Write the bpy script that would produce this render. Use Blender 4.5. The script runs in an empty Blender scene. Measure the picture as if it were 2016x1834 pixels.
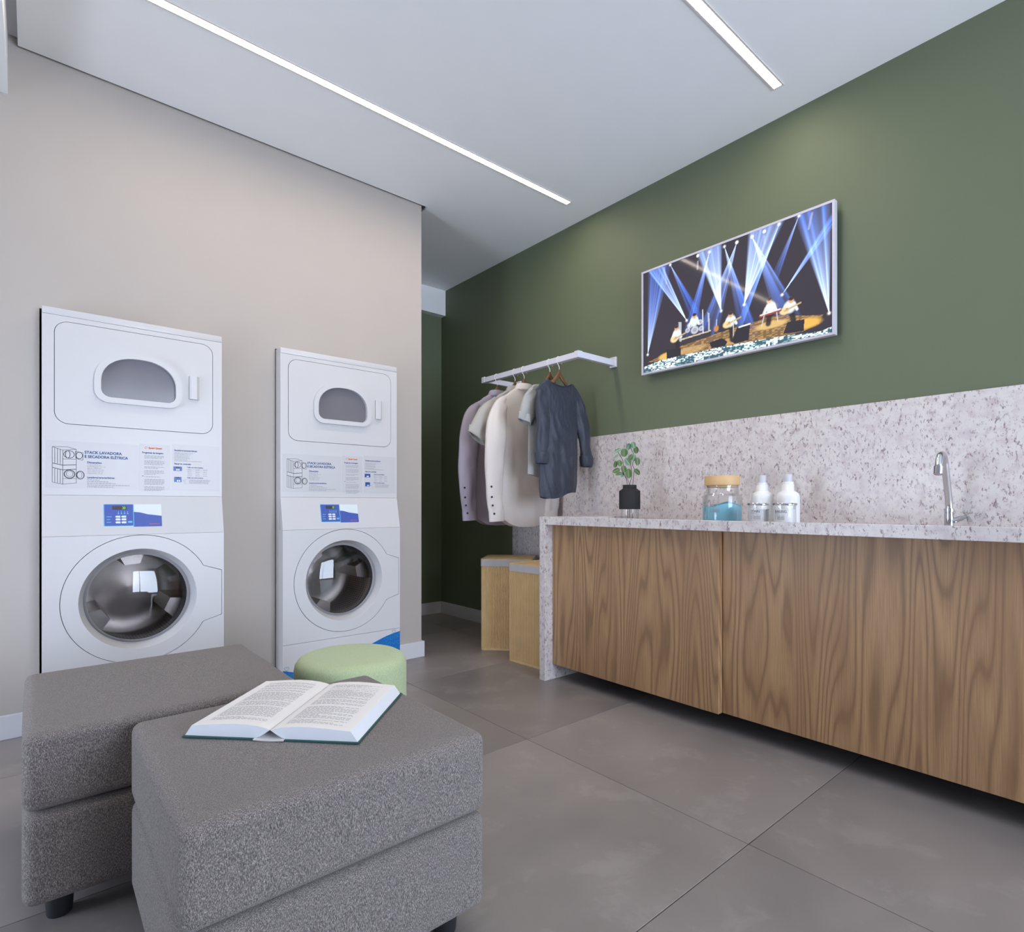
import bpy, bmesh, math, random
import numpy as np
from mathutils import Vector, Matrix, noise

# ------------------------------------------------------------------ camera, world, light, exposure
scene = bpy.context.scene
COL = scene.collection
random.seed(7)
YAW = math.atan(943 / 1115.0)
cam_d = bpy.data.cameras.new('camera')
cam = bpy.data.objects.new('camera', cam_d)
COL.objects.link(cam)
cam.location = (0, 0, 1.0)
cam.rotation_euler = (math.pi / 2, 0, -YAW)
cam_d.sensor_width = 36
cam_d.lens = 1115 / 2016 * 36
cam_d.shift_y = (994 - 917) / 2016
cam_d.clip_start = 0.03
scene.camera = cam

world = bpy.data.worlds.new('sky')
scene.world = world
world.use_nodes = True
bg = world.node_tree.nodes['Background']
bg.inputs[0].default_value = (0.76, 0.845, 1.0, 1)
bg.inputs[1].default_value = 14.5
STRIP = 48.0                      # luminance of the ceiling light diffusers
scene.view_settings.view_transform = 'Standard'
scene.view_settings.look = 'None'
scene.view_settings.gamma = 1.0
scene.view_settings.use_curve_mapping = False
scene.view_settings.exposure = 0.24
scene.cycles.max_bounces = 10
scene.cycles.diffuse_bounces = 6
scene.cycles.transparent_max_bounces = 16
scene.cycles.sample_clamp_indirect = 6
scene.cycles.caustics_reflective = False
scene.cycles.caustics_refractive = False

# ------------------------------------------------------------------ room dimensions (metres)
XG = 2.906        # green wall
YW = 3.25         # wall with the laundry niches
YF = 4.455        # far end of the passage
XE = 1.963        # free end of the laundry wall
ZC = 2.975        # dropped ceiling
ZU = 3.02         # slab above it
XL, YB = -1.9, -3.0   # walls behind the camera
ZTOP = 0.91       # recessed worktop
XF = 2.22         # worktop front

# unseen window opening in the wall behind the camera, added to let daylight in
WX0, WX1, WZ0, WZ1 = 0.5, 2.7, 0.06, 2.65
VY0, VY1, VZ0, VZ1 = 1.75, 2.75, 0.06, 1.5     # unseen glazed opening added in the side wall for more daylight
def window_portal(w, h, loc, rot):
    pd = bpy.data.lights.new('window_portal', 'AREA')
    pd.shape = 'RECTANGLE'
    pd.size, pd.size_y = w, h
    pd.cycles.is_portal = True
    po_ = bpy.data.objects.new('window_portal', pd)
    COL.objects.link(po_)
    po_.location, po_.rotation_euler = loc, rot
window_portal(WX1 - WX0, WZ1 - WZ0, ((WX0 + WX1) / 2, YB, (WZ0 + WZ1) / 2), (math.pi / 2, 0, 0))
window_portal(VY1 - VY0, VZ1 - VZ0, (XL, (VY0 + VY1) / 2, (VZ0 + VZ1) / 2), (math.pi / 2, 0, -math.pi / 2))

# ------------------------------------------------------------------ materials
def s2l(c):
    return tuple(((v / 255) / 12.92 if v / 255 <= 0.04045 else ((v / 255 + 0.055) / 1.055) ** 2.4) for v in c)

class NT:
    def __init__(self, name):
        self.m = bpy.data.materials.new(name)
        self.m.use_nodes = True
        self.t = self.m.node_tree
        self.p = self.t.nodes['Principled BSDF']
        self.out = self.t.nodes['Material Output']
    def n(self, kind, **kw):
        nd = self.t.nodes.new(kind)
        for k, v in kw.items():
            if k in nd.inputs.keys():
                nd.inputs[k].default_value = v
            else:
                setattr(nd, k, v)
        return nd
    def l(self, a, b):
        self.t.links.new(a, b)
    def coords(self, scale=(1, 1, 1), rot=(0, 0, 0), kind='Object'):
        tc = self.n('ShaderNodeTexCoord')
        mp = self.n('ShaderNodeMapping')
        mp.inputs['Scale'].default_value = scale
        mp.inputs['Rotation'].default_value = rot
        self.l(tc.outputs[kind], mp.inputs['Vector'])
        return mp.outputs['Vector']
    def noise(self, vec, scale, detail=3, rough=0.5, dist=0.0):
        nd = self.n('ShaderNodeTexNoise')
        nd.inputs['Scale'].default_value = scale
        nd.inputs['Detail'].default_value = detail
        nd.inputs['Roughness'].default_value = rough
        nd.inputs['Distortion'].default_value = dist
        self.l(vec, nd.inputs['Vector'])
        return nd.outputs['Fac']
    def ramp(self, fac, stops, interp='LINEAR'):
        r = self.n('ShaderNodeValToRGB')
        cr = r.color_ramp
        cr.interpolation = interp
        while len(cr.elements) < len(stops):
            cr.elements.new(0.5)
        for e, (p, c) in zip(cr.elements, stops):
            e.position = p
            e.color = (*c, 1) if len(c) == 3 else c
        self.l(fac, r.inputs['Fac'])
        return r.outputs['Color']
    def mix(self, fac, a, b, blend='MIX'):
        m = self.n('ShaderNodeMix', data_type='RGBA', blend_type=blend)
        for s, v in ((m.inputs[0], fac), (m.inputs[6], a), (m.inputs[7], b)):
            if hasattr(v, 'is_output'):
                self.l(v, s)
            elif isinstance(v, (tuple, list)):
                s.default_value = (*v[:3], 1)
            else:
                s.default_value = v
        return m.outputs[2]
    def math(self, op, a, b=None):
        m = self.n('ShaderNodeMath', operation=op)
        for s, v in ((m.inputs[0], a), (m.inputs[1], b)):
            if v is None:
                continue
            if hasattr(v, 'is_output'):
                self.l(v, s)
            else:
                s.default_value = v
        return m.outputs[0]
    def bump(self, h, strength, dist):
        b = self.n('ShaderNodeBump')
        b.inputs['Strength'].default_value = strength
        b.inputs['Distance'].default_value = dist
        self.l(h, b.inputs['Height'])
        self.l(b.outputs['Normal'], self.p.inputs['Normal'])
    def col(self, c):
        if hasattr(c, 'is_output'):
            self.l(c, self.p.inputs['Base Color'])
        else:
            self.p.inputs['Base Color'].default_value = (*c, 1)
    def set(self, **kw):
        for k, v in kw.items():
            self.p.inputs[k.replace('_', ' ')].default_value = v
        return self

def plain(name, rgb, rough=0.5, metal=0.0, var=0.04, **kw):
    """one colour with a faint mottling, so that no surface is perfectly even"""
    t = NT(name)
    c = s2l(rgb)
    f = t.noise(t.coords(), 14, 2)
    t.col(t.mix(f, tuple(v * (1 - var) for v in c), tuple(min(1, v * (1 + var)) for v in c)))
    t.set(Roughness=rough, Metallic=metal)
    for k, v in kw.items():
        t.p.inputs[k.replace('_', ' ')].default_value = v
    return t.m

def paint(name, rgb, rough=0.75):
    t = NT(name)
    c = s2l(rgb)
    f = t.noise(t.coords(), 5, 4)
    t.col(t.mix(f, tuple(v * .975 for v in c), tuple(v * 1.025 for v in c)))
    t.set(Roughness=rough)
    t.bump(t.noise(t.coords(), 380, 2), 0.05, 0.001)
    return t.m

def emit(name, rgb, strength, base=.8):
    t = NT(name)
    t.col((base, base, base))
    t.p.inputs['Emission Color'].default_value = (*rgb, 1)
    t.p.inputs['Emission Strength'].default_value = strength
    return t.m

def clear_glass(name, tint=(1, 1, 1), refl=0.06, rough=0.01, edge=0.9):
    t = NT(name)
    tr = t.n('ShaderNodeBsdfTransparent')
    tr.inputs[0].default_value = (*tint, 1)
    gl = t.n('ShaderNodeBsdfGlossy')
    gl.inputs['Roughness'].default_value = rough
    lw = t.n('ShaderNodeLayerWeight')
    lw.inputs['Blend'].default_value = 0.25
    f = t.math('MULTIPLY_ADD', lw.outputs['Fresnel'], edge)
    f.node.inputs[2].default_value = refl
    f.node.use_clamp = True
    mx = t.n('ShaderNodeMixShader')
    t.l(f, mx.inputs[0]); t.l(tr.outputs[0], mx.inputs[1]); t.l(gl.outputs[0], mx.inputs[2])
    t.l(mx.outputs[0], t.out.inputs['Surface'])
    return t.m

def granite():
    t = NT('white_granite')
    v = t.coords()
    base = t.mix(t.noise(v, 6, 3), s2l((198, 191, 189)), s2l((220, 214, 210)))
    base = t.mix(t.ramp(t.noise(v, 26, 4), [(.46, (0, 0, 0)), (.68, (1, 1, 1))]), base, s2l((196, 184, 186)))
    # slanting mauve-brown flecks in clusters
    vf = t.coords(scale=(1, 1.35, 0.62), rot=(0.95, 0.0, 0.0))
    fleck = t.ramp(t.noise(vf, 84, 4, .66), [(.54, (0, 0, 0)), (.625, (1, 1, 1))])
    clus = t.ramp(t.noise(v, 24, 3, .6), [(.36, (.10, .10, .10)), (.58, (1, 1, 1))])
    base = t.mix(t.math('MULTIPLY', fleck, clus), base, s2l((134, 114, 112)))
    # small black grains
    vo = t.n('ShaderNodeTexVoronoi')
    vo.inputs['Scale'].default_value = 78
    t.l(v, vo.inputs['Vector'])
    dot = t.ramp(vo.outputs['Distance'], [(.10, (1, 1, 1)), (.19, (0, 0, 0))])
    pick = t.ramp(vo.outputs['Color'], [(.76, (0, 0, 0)), (.8, (1, 1, 1))])
    base = t.mix(t.math('MULTIPLY', dot, pick), base, s2l((64, 54, 56)))
    dk = t.ramp(t.noise(vf, 70, 5, .72), [(.655, (0, 0, 0)), (.71, (1, 1, 1))])
    base = t.mix(dk, base, s2l((98, 82, 82)))
    t.col(base)
    t.set(Roughness=0.32)
    return t.m

def walnut():
    t = NT('walnut_veneer')
    # the grain runs upwards, growth rings make cathedral arches
    v = t.coords(scale=(1.0, 1.3, 0.11))
    ring = t.noise(v, 2.6, 2, .4, .1)
    wob = t.noise(t.coords(scale=(1, 6, .9)), 3, 3)
    ph = t.math('ADD', t.math('MULTIPLY', ring, 215.0), t.math('MULTIPLY', wob, 4.0))
    band = t.math('MULTIPLY_ADD', t.math('SINE', ph), .5)
    band.node.inputs[2].default_value = .5
    line = t.ramp(band, [(0, (0, 0, 0)), (.16, (.5, .5, .5)), (.6, (.85, .85, .85)), (1, (1, 1, 1))])
    col = t.mix(line, s2l((137, 104, 73)), s2l((178, 141, 101)))
    broad = t.noise(t.coords(scale=(1, 4.5, .35)), 2.0, 3)
    col = t.mix(t.ramp(broad, [(.42, (0, 0, 0)), (.66, (.5, .5, .5))]), col, s2l((144, 110, 78)))
    fib = t.noise(t.coords(scale=(1, 260, 6)), 1.0, 3, .6)
    col = t.mix(t.ramp(fib, [(.35, (.42, .42, .42)), (.6, (0, 0, 0))]), col, s2l((124, 97, 75)))
    t.col(col)
    t.set(Roughness=0.46)
    t.bump(fib, .12, .001)
    return t.m

def concrete_tile():
    t = NT('concrete_tile')
    v = t.coords(kind='Object')
    oi = t.n('ShaderNodeObjectInfo')
    off = t.n('ShaderNodeVectorMath', operation='MULTIPLY_ADD')
    t.l(oi.outputs['Random'], off.inputs[0]); off.inputs[1].default_value = (37, 51, 11); t.l(v, off.inputs[2])
    vv = off.outputs[0]
    a = t.noise(vv, 1.6, 6, .58, .4)
    col = t.mix(t.ramp(a, [(.3, (0, 0, 0)), (.7, (1, 1, 1))]), s2l((122, 116, 114)), s2l((146, 138, 134)))
    b = t.ramp(t.noise(vv, 5.5, 7, .66, .3), [(.55, (0, 0, 0)), (.63, (1, 1, 1))])
    col = t.mix(t.math('MULTIPLY', b, .22), col, s2l((166, 160, 156)))
    shade = t.math('MULTIPLY_ADD', oi.outputs['Random'], .16)
    shade.node.inputs[2].default_value = .90
    hs = t.n('ShaderNodeHueSaturation')
    t.l(shade, hs.inputs['Value']); t.l(col, hs.inputs['Color'])
    t.col(hs.outputs[0])
    t.set(Roughness=0.36)
    t.l(t.ramp(a, [(.3, (.30, .30, .30)), (.7, (.42, .42, .42))]), t.p.inputs['Roughness'])
    return t.m

def tweed(name, lo, mid, hi, bump=.55):
    t = NT(name)
    v = t.coords(scale=(1, 1, .26))
    a = t.noise(v, 820, 2, .6)
    b = t.noise(t.coords(scale=(.45, 1, .6), rot=(.5, .3, .6)), 940, 2, .6)
    col = t.ramp(a, [(.36, s2l(lo)), (.5, s2l(mid)), (.64, s2l(hi))])
    col = t.mix(t.ramp(b, [(.42, (.0, .0, .0)), (.62, (.7, .7, .7))]), col, s2l(lo))
    t.col(col)
    t.set(Roughness=.95)
    t.p.inputs['Sheen Weight'].default_value = .12
    t.bump(t.math('ADD', a, t.math('MULTIPLY', b, .6)), bump, .004)
    return t.m

def cloth(name, rgb, stripe=0.0, rough=.85, sheen=.1, grain=900, var=.10, thin=.3, crease=0):
    t = NT(name)
    c = s2l(rgb)
    f = t.noise(t.coords(scale=(1, 1, .2)), grain, 2)
    col = t.mix(f, tuple(v * (1 - var) for v in c), tuple(v * (1 + var) for v in c))
    if stripe:
        w = t.n('ShaderNodeTexWave', wave_type='BANDS', bands_direction='X')
        w.inputs['Scale'].default_value = 34
        w.inputs['Distortion'].default_value = .6
        t.l(t.coords(), w.inputs['Vector'])
        col = t.mix(t.math('MULTIPLY', w.outputs['Fac'], stripe), col, tuple(v * .72 for v in c))
    t.col(col)
    t.set(Roughness=rough)
    t.p.inputs['Sheen Weight'].default_value = sheen
    if crease:
        cr = t.noise(t.coords(scale=(1, 1, .42), rot=(0, .35, 0)), 14, 3, .55, .6)
        t.bump(cr, .45, crease)
    else:
        t.bump(f, .25, .001)
    if thin:
        tl = t.n('ShaderNodeBsdfTranslucent')
        tl.inputs[0].default_value = (*c, 1)
        mx = t.n('ShaderNodeMixShader')
        mx.inputs[0].default_value = thin
        t.l(t.p.outputs[0], mx.inputs[1]); t.l(tl.outputs[0], mx.inputs[2])
        t.l(mx.outputs[0], t.out.inputs['Surface'])
    return t.m

M = {}
M['beige'] = paint('beige_paint', (176, 168, 161))
M['green'] = paint('green_paint', (98, 107, 83), .62)
M['ceiling'] = paint('ceiling_paint', (240, 240, 240), .8)
M['white_paint'] = paint('white_trim_paint', (205, 205, 210), .5)
M['outer'] = paint('pale_wall_paint', (228, 227, 230))
M['dark_gap'] = plain('dark_recess', (26, 25, 25), .9)
M['tile'] = concrete_tile()
M['grout'] = plain('grey_grout', (62, 58, 57), .9)
M['granite'] = granite()
M['wood'] = walnut()
M['cab_dark'] = plain('cabinet_underside', (58, 47, 40), .7)
M['enamel'] = plain('white_enamel', (200, 198, 199), .30, var=.01, Specular_IOR_Level=.3)
M['enamel_matt'] = plain('white_plastic', (200, 198, 199), .38, var=.01)
M['sticker'] = plain('sticker_film', (192, 190, 192), .35, var=.01)
M['rubber'] = plain('grey_rubber', (66, 64, 66), .6)
M['steel'] = plain('stainless_steel', (140, 134, 131), .32, .9, var=.06)
M['chrome'] = plain('chrome', (205, 205, 208), .07, 1.0, var=.01)
M['print_blue'] = plain('print_navy', (14, 70, 128), .6)
M['print_grey'] = plain('print_grey', (150, 150, 156), .6)
M['print_dark'] = plain('print_black', (52, 52, 56), .6)
M['print_orange'] = plain('print_orange', (214, 98, 40), .6)
M['label_blue'] = plain('label_blue', (62, 84, 164), .35)
M['label_royal'] = plain('label_royal_blue', (16, 66, 150), .35)
M['label_cyan'] = plain('label_cyan', (98, 178, 214), .35)
M['label_pale'] = plain('label_pale', (214, 222, 226), .35)
M['wave_blue'] = plain('wave_blue', (0, 98, 172), .4)
M['wave_line'] = plain('wave_line', (60, 158, 196), .4)
M['print_green'] = plain('print_green', (60, 150, 100), .6)
M['display_off'] = plain('display_dark', (62, 54, 58), .3)
M['digits'] = emit('green_digits', s2l((120, 210, 40)), .85, .02)
M['drum_glass'] = clear_glass('door_glass', (.86, .84, .84), .045, .012, .85)
M['dryer_glass'] = plain('dryer_glass', (124, 121, 128), .14, Alpha=.82, Specular_IOR_Level=.35)
M['jar_glass'] = clear_glass('jar_glass', (.985, .988, .99), .02, .01, .35)
M['pane'] = clear_glass('window_pane', (.96, .98, 1), .03, .0, .6)
M['tweed'] = tweed('grey_tweed', (78, 73, 71), (134, 125, 121), (176, 166, 160))
M['pouf'] = tweed('green_felt', (156, 170, 130), (180, 194, 154), (196, 210, 170), .25)
M['black_foot'] = plain('black_plastic', (34, 34, 37), .45)
M['page'] = plain('book_paper', (226, 223, 220), .8, var=.015)
M['page_edge'] = plain('book_page_edges', (206, 208, 213), .85, var=.02)
M['cover'] = plain('green_book_cover', (22, 72, 66), .5)
M['ink'] = plain('book_ink', (150, 148, 152), .9)
M['frame_light'] = plain('light_frame', (214, 206, 198), .5)
M['bar'] = plain('white_metal', (214, 213, 224), .35)
M['hook'] = plain('white_wire', (226, 224, 222), .3)
M['hanger'] = plain('hanger_wood', (112, 76, 44), .45, var=.2)
M['bamboo'] = plain('bamboo', (206, 176, 128), .6, var=.14)
M['bamboo_shade'] = plain('bamboo_groove_shade', (112, 72, 38), .8, var=.1)  # darker brown paints the shade in the grooves between slats
M['rim'] = plain('grey_fabric_rim', (178, 174, 176), .8)
M['vase'] = plain('black_ceramic', (30, 30, 32), .75)
M['lid_wood'] = plain('pale_lid_wood', (206, 170, 122), .5, var=.05)
M['soap'] = plain('blue_soap_powder', (134, 200, 220), .9, var=.04)
M['powder'] = plain('white_powder', (240, 241, 243), .9)
M['bottle'] = plain('white_bottle_plastic', (232, 231, 229), .35)
M['cap'] = plain('grey_cap_plastic', (196, 197, 203), .4)
M['tv_frame'] = plain('silver_plastic', (196, 193, 206), .35)
M['tv_back'] = plain('tv_back', (40, 40, 44), .6)
M['stem'] = plain('stem_bark', (72, 58, 54), .8)

def leaf_mat(name, a, b):
    t = NT(name)
    tc = t.n('ShaderNodeTexCoord')
    sx = t.n('ShaderNodeSeparateXYZ')
    t.l(tc.outputs['Object'], sx.inputs[0])
    vein = t.ramp(t.math('ABSOLUTE', sx.outputs['X']), [(0, (1, 1, 1)), (.0007, (0, 0, 0))])
    col = t.mix(t.noise(t.coords(), 60, 2), s2l(a), s2l(b))
    t.col(t.mix(vein, col, tuple(v * 1.8 for v in s2l(b))))
    t.set(Roughness=.55)
    return t.m
M['leaf_a'] = leaf_mat('leaf_deep_green', (62, 86, 44), (84, 108, 58))
M['leaf_b'] = leaf_mat('leaf_pale_green', (84, 116, 90), (104, 134, 106))

# ------------------------------------------------------------------ builders
def link_mesh(name, me, mat, parent=None, loc=(0, 0, 0), smooth=None):
    o = bpy.data.objects.new(name, me)
    COL.objects.link(o)
    if mat is not None:
        me.materials.clear()
        me.materials.append(M[mat] if isinstance(mat, str) else mat)
    o.location = loc
    if parent is not None:
        o.parent = parent
    if smooth:
        me.shade_smooth()
        if smooth < 180:
            me.set_sharp_from_angle(angle=math.radians(smooth))
    return o

def part(name, bm, mat, parent=None, loc=(0, 0, 0), smooth=None, recalc=True):
    if recalc:
        bmesh.ops.recalc_face_normals(bm, faces=bm.faces)
    me = bpy.data.meshes.new(name)
    bm.to_mesh(me)
    bm.free()
    return link_mesh(name, me, mat, parent, loc, smooth)

def tag(o, label, cat, group=None):
    o['label'] = label
    o['category'] = cat
    if group:
        o['group'] = group
    return o

def thing(name, label, cat, loc=(0, 0, 0), rotz=0, group=None):
    o = bpy.data.objects.new(name, None)
    o.empty_display_size = .05
    COL.objects.link(o)
    o.location = loc
    o.rotation_euler = (0, 0, rotz)
    return tag(o, label, cat, group)

def struct(o):
    o['kind'] = 'structure'
    return o

def copy_tree(o, parent=None):
    c = o.copy()
    COL.objects.link(c)
    c.parent = parent
    for ch in o.children:
        copy_tree(ch, c)
    return c

def add_box(bm, x0, x1, y0, y1, z0, z1):
    vs = [bm.verts.new((x, y, z)) for z in (z0, z1) for y in (y0, y1) for x in (x0, x1)]
    for f in ((0, 1, 3, 2), (4, 6, 7, 5), (0, 4, 5, 1), (1, 5, 7, 3), (3, 7, 6, 2), (2, 6, 4, 0)):
        bm.faces.new([vs[i] for i in f])
    return vs

def boxes(*bs):
    bm = bmesh.new()
    for b in bs:
        add_box(bm, *b)
    return bm

def rbox(x0, x1, y0, y1, z0, z1, r=.003, seg=2):
    bm = bmesh.new()
    add_box(bm, x0, x1, y0, y1, z0, z1)
    bmesh.ops.bevel(bm, geom=bm.edges[:], offset=r, segments=seg, profile=.5, affect='EDGES')
    return bm

def add_lathe(bm, prof, n=32, c=(0, 0, 0), axis='Z', cap0=False, cap1=False):
    rings = []
    for r, h in prof:
        ring = []
        for k in range(n):
            a = 2 * math.pi * k / n
            if axis == 'Z':
                p = (c[0] + r * math.cos(a), c[1] + r * math.sin(a), c[2] + h)
            elif axis == 'Y':
                p = (c[0] + r * math.cos(a), c[1] + h, c[2] + r * math.sin(a))
            else:
                p = (c[0] + h, c[1] + r * math.cos(a), c[2] + r * math.sin(a))
            ring.append(bm.verts.new(p))
        rings.append(ring)
    for a, b in zip(rings, rings[1:]):
        for k in range(n):
            bm.faces.new((a[k], a[(k + 1) % n], b[(k + 1) % n], b[k]))
    if cap0:
        bm.faces.new(rings[0])
    if cap1:
        bm.faces.new(rings[-1])
    return rings

def lathe(prof, n=32, **kw):
    bm = bmesh.new()
    add_lathe(bm, prof, n, **kw)
    return bm

def add_tube(bm, pts, r, n=8, caps=True):
    """round tube along a polyline; r one radius or one per point"""
    pts = [Vector(p) for p in pts]
    rs = r if isinstance(r, (list, tuple)) else [r] * len(pts)
    d0 = (pts[1] - pts[0]).normalized()
    ref = Vector((0, 0, 1)) if abs(d0.z) < .9 else Vector((1, 0, 0))
    u = d0.cross(ref).normalized()
    rings = []
    for i, p in enumerate(pts):
        d = (pts[min(i + 1, len(pts) - 1)] - pts[max(i - 1, 0)]).normalized()
        u = (u - d * u.dot(d)).normalized()
        w = d.cross(u)
        rings.append([bm.verts.new(p + (u * math.cos(2 * math.pi * k / n) + w * math.sin(2 * math.pi * k / n)) * rs[i]) for k in range(n)])
    for a, b in zip(rings, rings[1:]):
        for k in range(n):
            bm.faces.new((a[k], a[(k + 1) % n], b[(k + 1) % n], b[k]))
    if caps:
        bm.faces.new(rings[0])
        bm.faces.new(rings[-1])

def tube(pts, r, n=8, caps=True):
    bm = bmesh.new()
    add_tube(bm, pts, r, n, caps)
    return bm

def smooth_path(pts, sub=6):
    """Catmull-Rom through the points"""
    P = [Vector(p) for p in pts]
    out = []
    for i in range(len(P) - 1):
        a, b, c, d = P[max(i - 1, 0)], P[i], P[i + 1], P[min(i + 2, len(P) - 1)]
        for k in range(sub):
            t = k / sub
            out.append(.5 * ((2 * b) + (c - a) * t + (2 * a - 5 * b + 4 * c - d) * t * t + (3 * b - a - 3 * c + d) * t ** 3))
    out.append(P[-1])
    return out

def plate(loops, y0, y1):
    """flat plate in XZ bounded by loops of (x, z), the first the outline and the others holes, from y0 (front) to y1"""
    bm = bmesh.new()
    edges = []
    for lp in loops:
        vs = [bm.verts.new((x, y0, z)) for x, z in lp]
        edges += [bm.edges.new((vs[i], vs[(i + 1) % len(vs)])) for i in range(len(vs))]
    bmesh.ops.triangle_fill(bm, use_beauty=True, use_dissolve=False, edges=edges)
    if y1 is not None:
        res = bmesh.ops.extrude_face_region(bm, geom=bm.faces[:])
        bmesh.ops.translate(bm, verts=[v for v in res['geom'] if isinstance(v, bmesh.types.BMVert)], vec=(0, y1 - y0, 0))
    return bm

def rrect(x0, x1, z0, z1, r, n=7):
    pts = []
    for cx, cz, a0 in ((x1 - r, z1 - r, 0), (x0 + r, z1 - r, 90), (x0 + r, z0 + r, 180), (x1 - r, z0 + r, 270)):
        for k in range(n + 1):
            a = math.radians(a0 + 90 * k / n)
            pts.append((cx + r * math.cos(a), cz + r * math.sin(a)))
    return pts

def circle(cx, cz, r, n=64):
    return [(cx + r * math.cos(2 * math.pi * k / n), cz + r * math.sin(2 * math.pi * k / n)) for k in range(n)]

def text_bm(body, size, x=0, z=0, align='LEFT', bold=0.0, width=1.0, bm=None):
    """lettering as flat polygons in the XZ plane, baseline at z"""
    cu = bpy.data.curves.new('lettering', 'FONT')
    cu.body = body
    cu.size = size
    cu.align_x = align
    cu.offset = bold
    cu.resolution_u = 3
    o = bpy.data.objects.new('lettering', cu)
    COL.objects.link(o)
    dg = bpy.context.evaluated_depsgraph_get()
    me = bpy.data.meshes.new_from_object(o.evaluated_get(dg))
    bpy.data.objects.remove(o)
    bpy.data.curves.remove(cu)
    if bm is None:
        bm = bmesh.new()
    n0 = len(bm.verts)
    bm.from_mesh(me)
    bpy.data.meshes.remove(me)
    bm.verts.ensure_lookup_table()
    for v in bm.verts[n0:]:
        v.co = (x + v.co.x * width, 0, z + v.co.y)
    return bm

def add_quad(bm, x0, x1, z0, z1, y=0):
    bm.faces.new([bm.verts.new(p) for p in ((x0, y, z0), (x1, y, z0), (x1, y, z1), (x0, y, z1))])

def add_stroke(bm, pts, w, closed=False, y=0):
    """a drawn line of width w through (x, z) points"""
    n = len(pts)
    for i in range(n if closed else n - 1):
        (ax, az), (bx, bz) = pts[i], pts[(i + 1) % n]
        dx, dz = bx - ax, bz - az
        L = math.hypot(dx, dz) or 1
        ox, oz = -dz / L * w / 2, dx / L * w / 2
        bm.faces.new([bm.verts.new(p) for p in ((ax + ox, y, az + oz), (ax - ox, y, az - oz), (bx - ox, y, bz - oz), (bx + ox, y, bz + oz))])

def greek(bm, x, z, w, h, rnd, y=0):
    """one line of print too small to read: a row of word-long dashes"""
    cx = x
    while cx < x + w:
        L = min(rnd.uniform(.004, .013), x + w - cx)
        add_quad(bm, cx, cx + L, z, z + h, y)
        cx += L + .0022

# ------------------------------------------------------------------ the room
def setting(name, bm, mat, **kw):
    return struct(part(name, bm, mat, **kw))

NZ = 1.868
setting('wall_left', boxes(
    (XL, .0215, YW, 3.95, 0, ZU), (.0215, .743, YW, 3.95, NZ, ZU), (.743, 1.0255, YW, 3.95, 0, ZU),
    (1.0255, 1.744, YW, 3.95, NZ, ZU), (1.744, XE, YW, 3.95, 0, ZU), (XL, XE, 3.95, YF + .1, 0, ZU)), 'beige')
setting('wall_right', boxes((XG, XG + .15, YB - .15, YF + .1, 0, ZU)), 'green')
setting('wall_far', boxes((XE, XG, YF, YF + .1, 0, ZU)), 'green')
setting('wall_side', boxes((XL - .15, XL, YB - .15, VY0, 0, ZU), (XL - .15, XL, VY1, YF + .1, 0, ZU), (XL - .15, XL, VY0, VY1, 0, VZ0), (XL - .15, XL, VY0, VY1, VZ1, ZU)), 'outer')
w2 = setting('added_window_2', boxes((XL - .11, XL - .05, VY0, VY0 + .05, VZ0, VZ1), (XL - .11, XL - .05, VY1 - .05, VY1, VZ0, VZ1), (XL - .11, XL - .05, VY0 + .05, VY1 - .05, VZ0, VZ0 + .05),
                               (XL - .11, XL - .05, VY0 + .05, VY1 - .05, VZ1 - .05, VZ1), (XL - .11, XL - .05, 2.225, 2.275, VZ0 + .05, VZ1 - .05)), 'white_paint')
setting('wall_near', boxes((XL, WX0, YB - .15, YB, 0, ZU), (WX1, XG, YB - .15, YB, 0, ZU),
                           (WX0, WX1, YB - .15, YB, 0, WZ0), (WX0, WX1, YB - .15, YB, WZ1, ZU)), 'outer')
w = setting('added_window_1', boxes((WX0, WX0 + .05, YB - .12, YB - .06, WZ0, WZ1), (WX1 - .05, WX1, YB - .12, YB - .06, WZ0, WZ1),
                              (WX0 + .05, WX1 - .05, YB - .12, YB - .06, WZ0, WZ0 + .05), (WX0 + .05, WX1 - .05, YB - .12, YB - .06, WZ1 - .05, WZ1),
                              (1.075, 1.125, YB - .12, YB - .06, WZ0 + .05, WZ1 - .05)), 'white_paint')
part('pane', boxes((WX0 + .05, 1.075, YB - .093, YB - .087, WZ0 + .05, WZ1 - .05)), 'pane', w)
part('pane', boxes((1.125, WX1 - .05, YB - .093, YB - .087, WZ0 + .05, WZ1 - .05)), 'pane', w)

for y0, y1 in ((VY0 + .05, 2.225), (2.275, VY1 - .05)):
    part('pane', boxes((XL - .083, XL - .077, y0, y1, VZ0 + .05, VZ1 - .05)), 'pane', w2)

# dropped ceiling with a shadow gap along the laundry wall, and the slab above it
bm = bmesh.new()
pl = [(-.05, YB), (XG, YB), (XG, 4.386), (2.0, 4.386), (2.0, 3.232), (-.05, 3.232)]
lo = [bm.verts.new((x, y, ZC)) for x, y in pl]
hi = [bm.verts.new((x, y, ZC + .015)) for x, y in pl]
bm.faces.new(lo); bm.faces.new(hi)
for i in range(6):
    bm.faces.new((lo[i], lo[(i + 1) % 6], hi[(i + 1) % 6], hi[i]))
setting('ceiling', bm, 'ceiling')
setting('ceiling_slab', boxes((XL - .15, XG + .15, YB - .15, YF + .1, ZU, ZU + .1)), 'outer')
setting('trim_1', boxes((-.42, -.082, YB, YW, 2.76, ZU)), 'ceiling')
setting('trim_2', boxes((XE, XG, 4.386, YF, 2.745, ZU)), 'ceiling')

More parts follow.
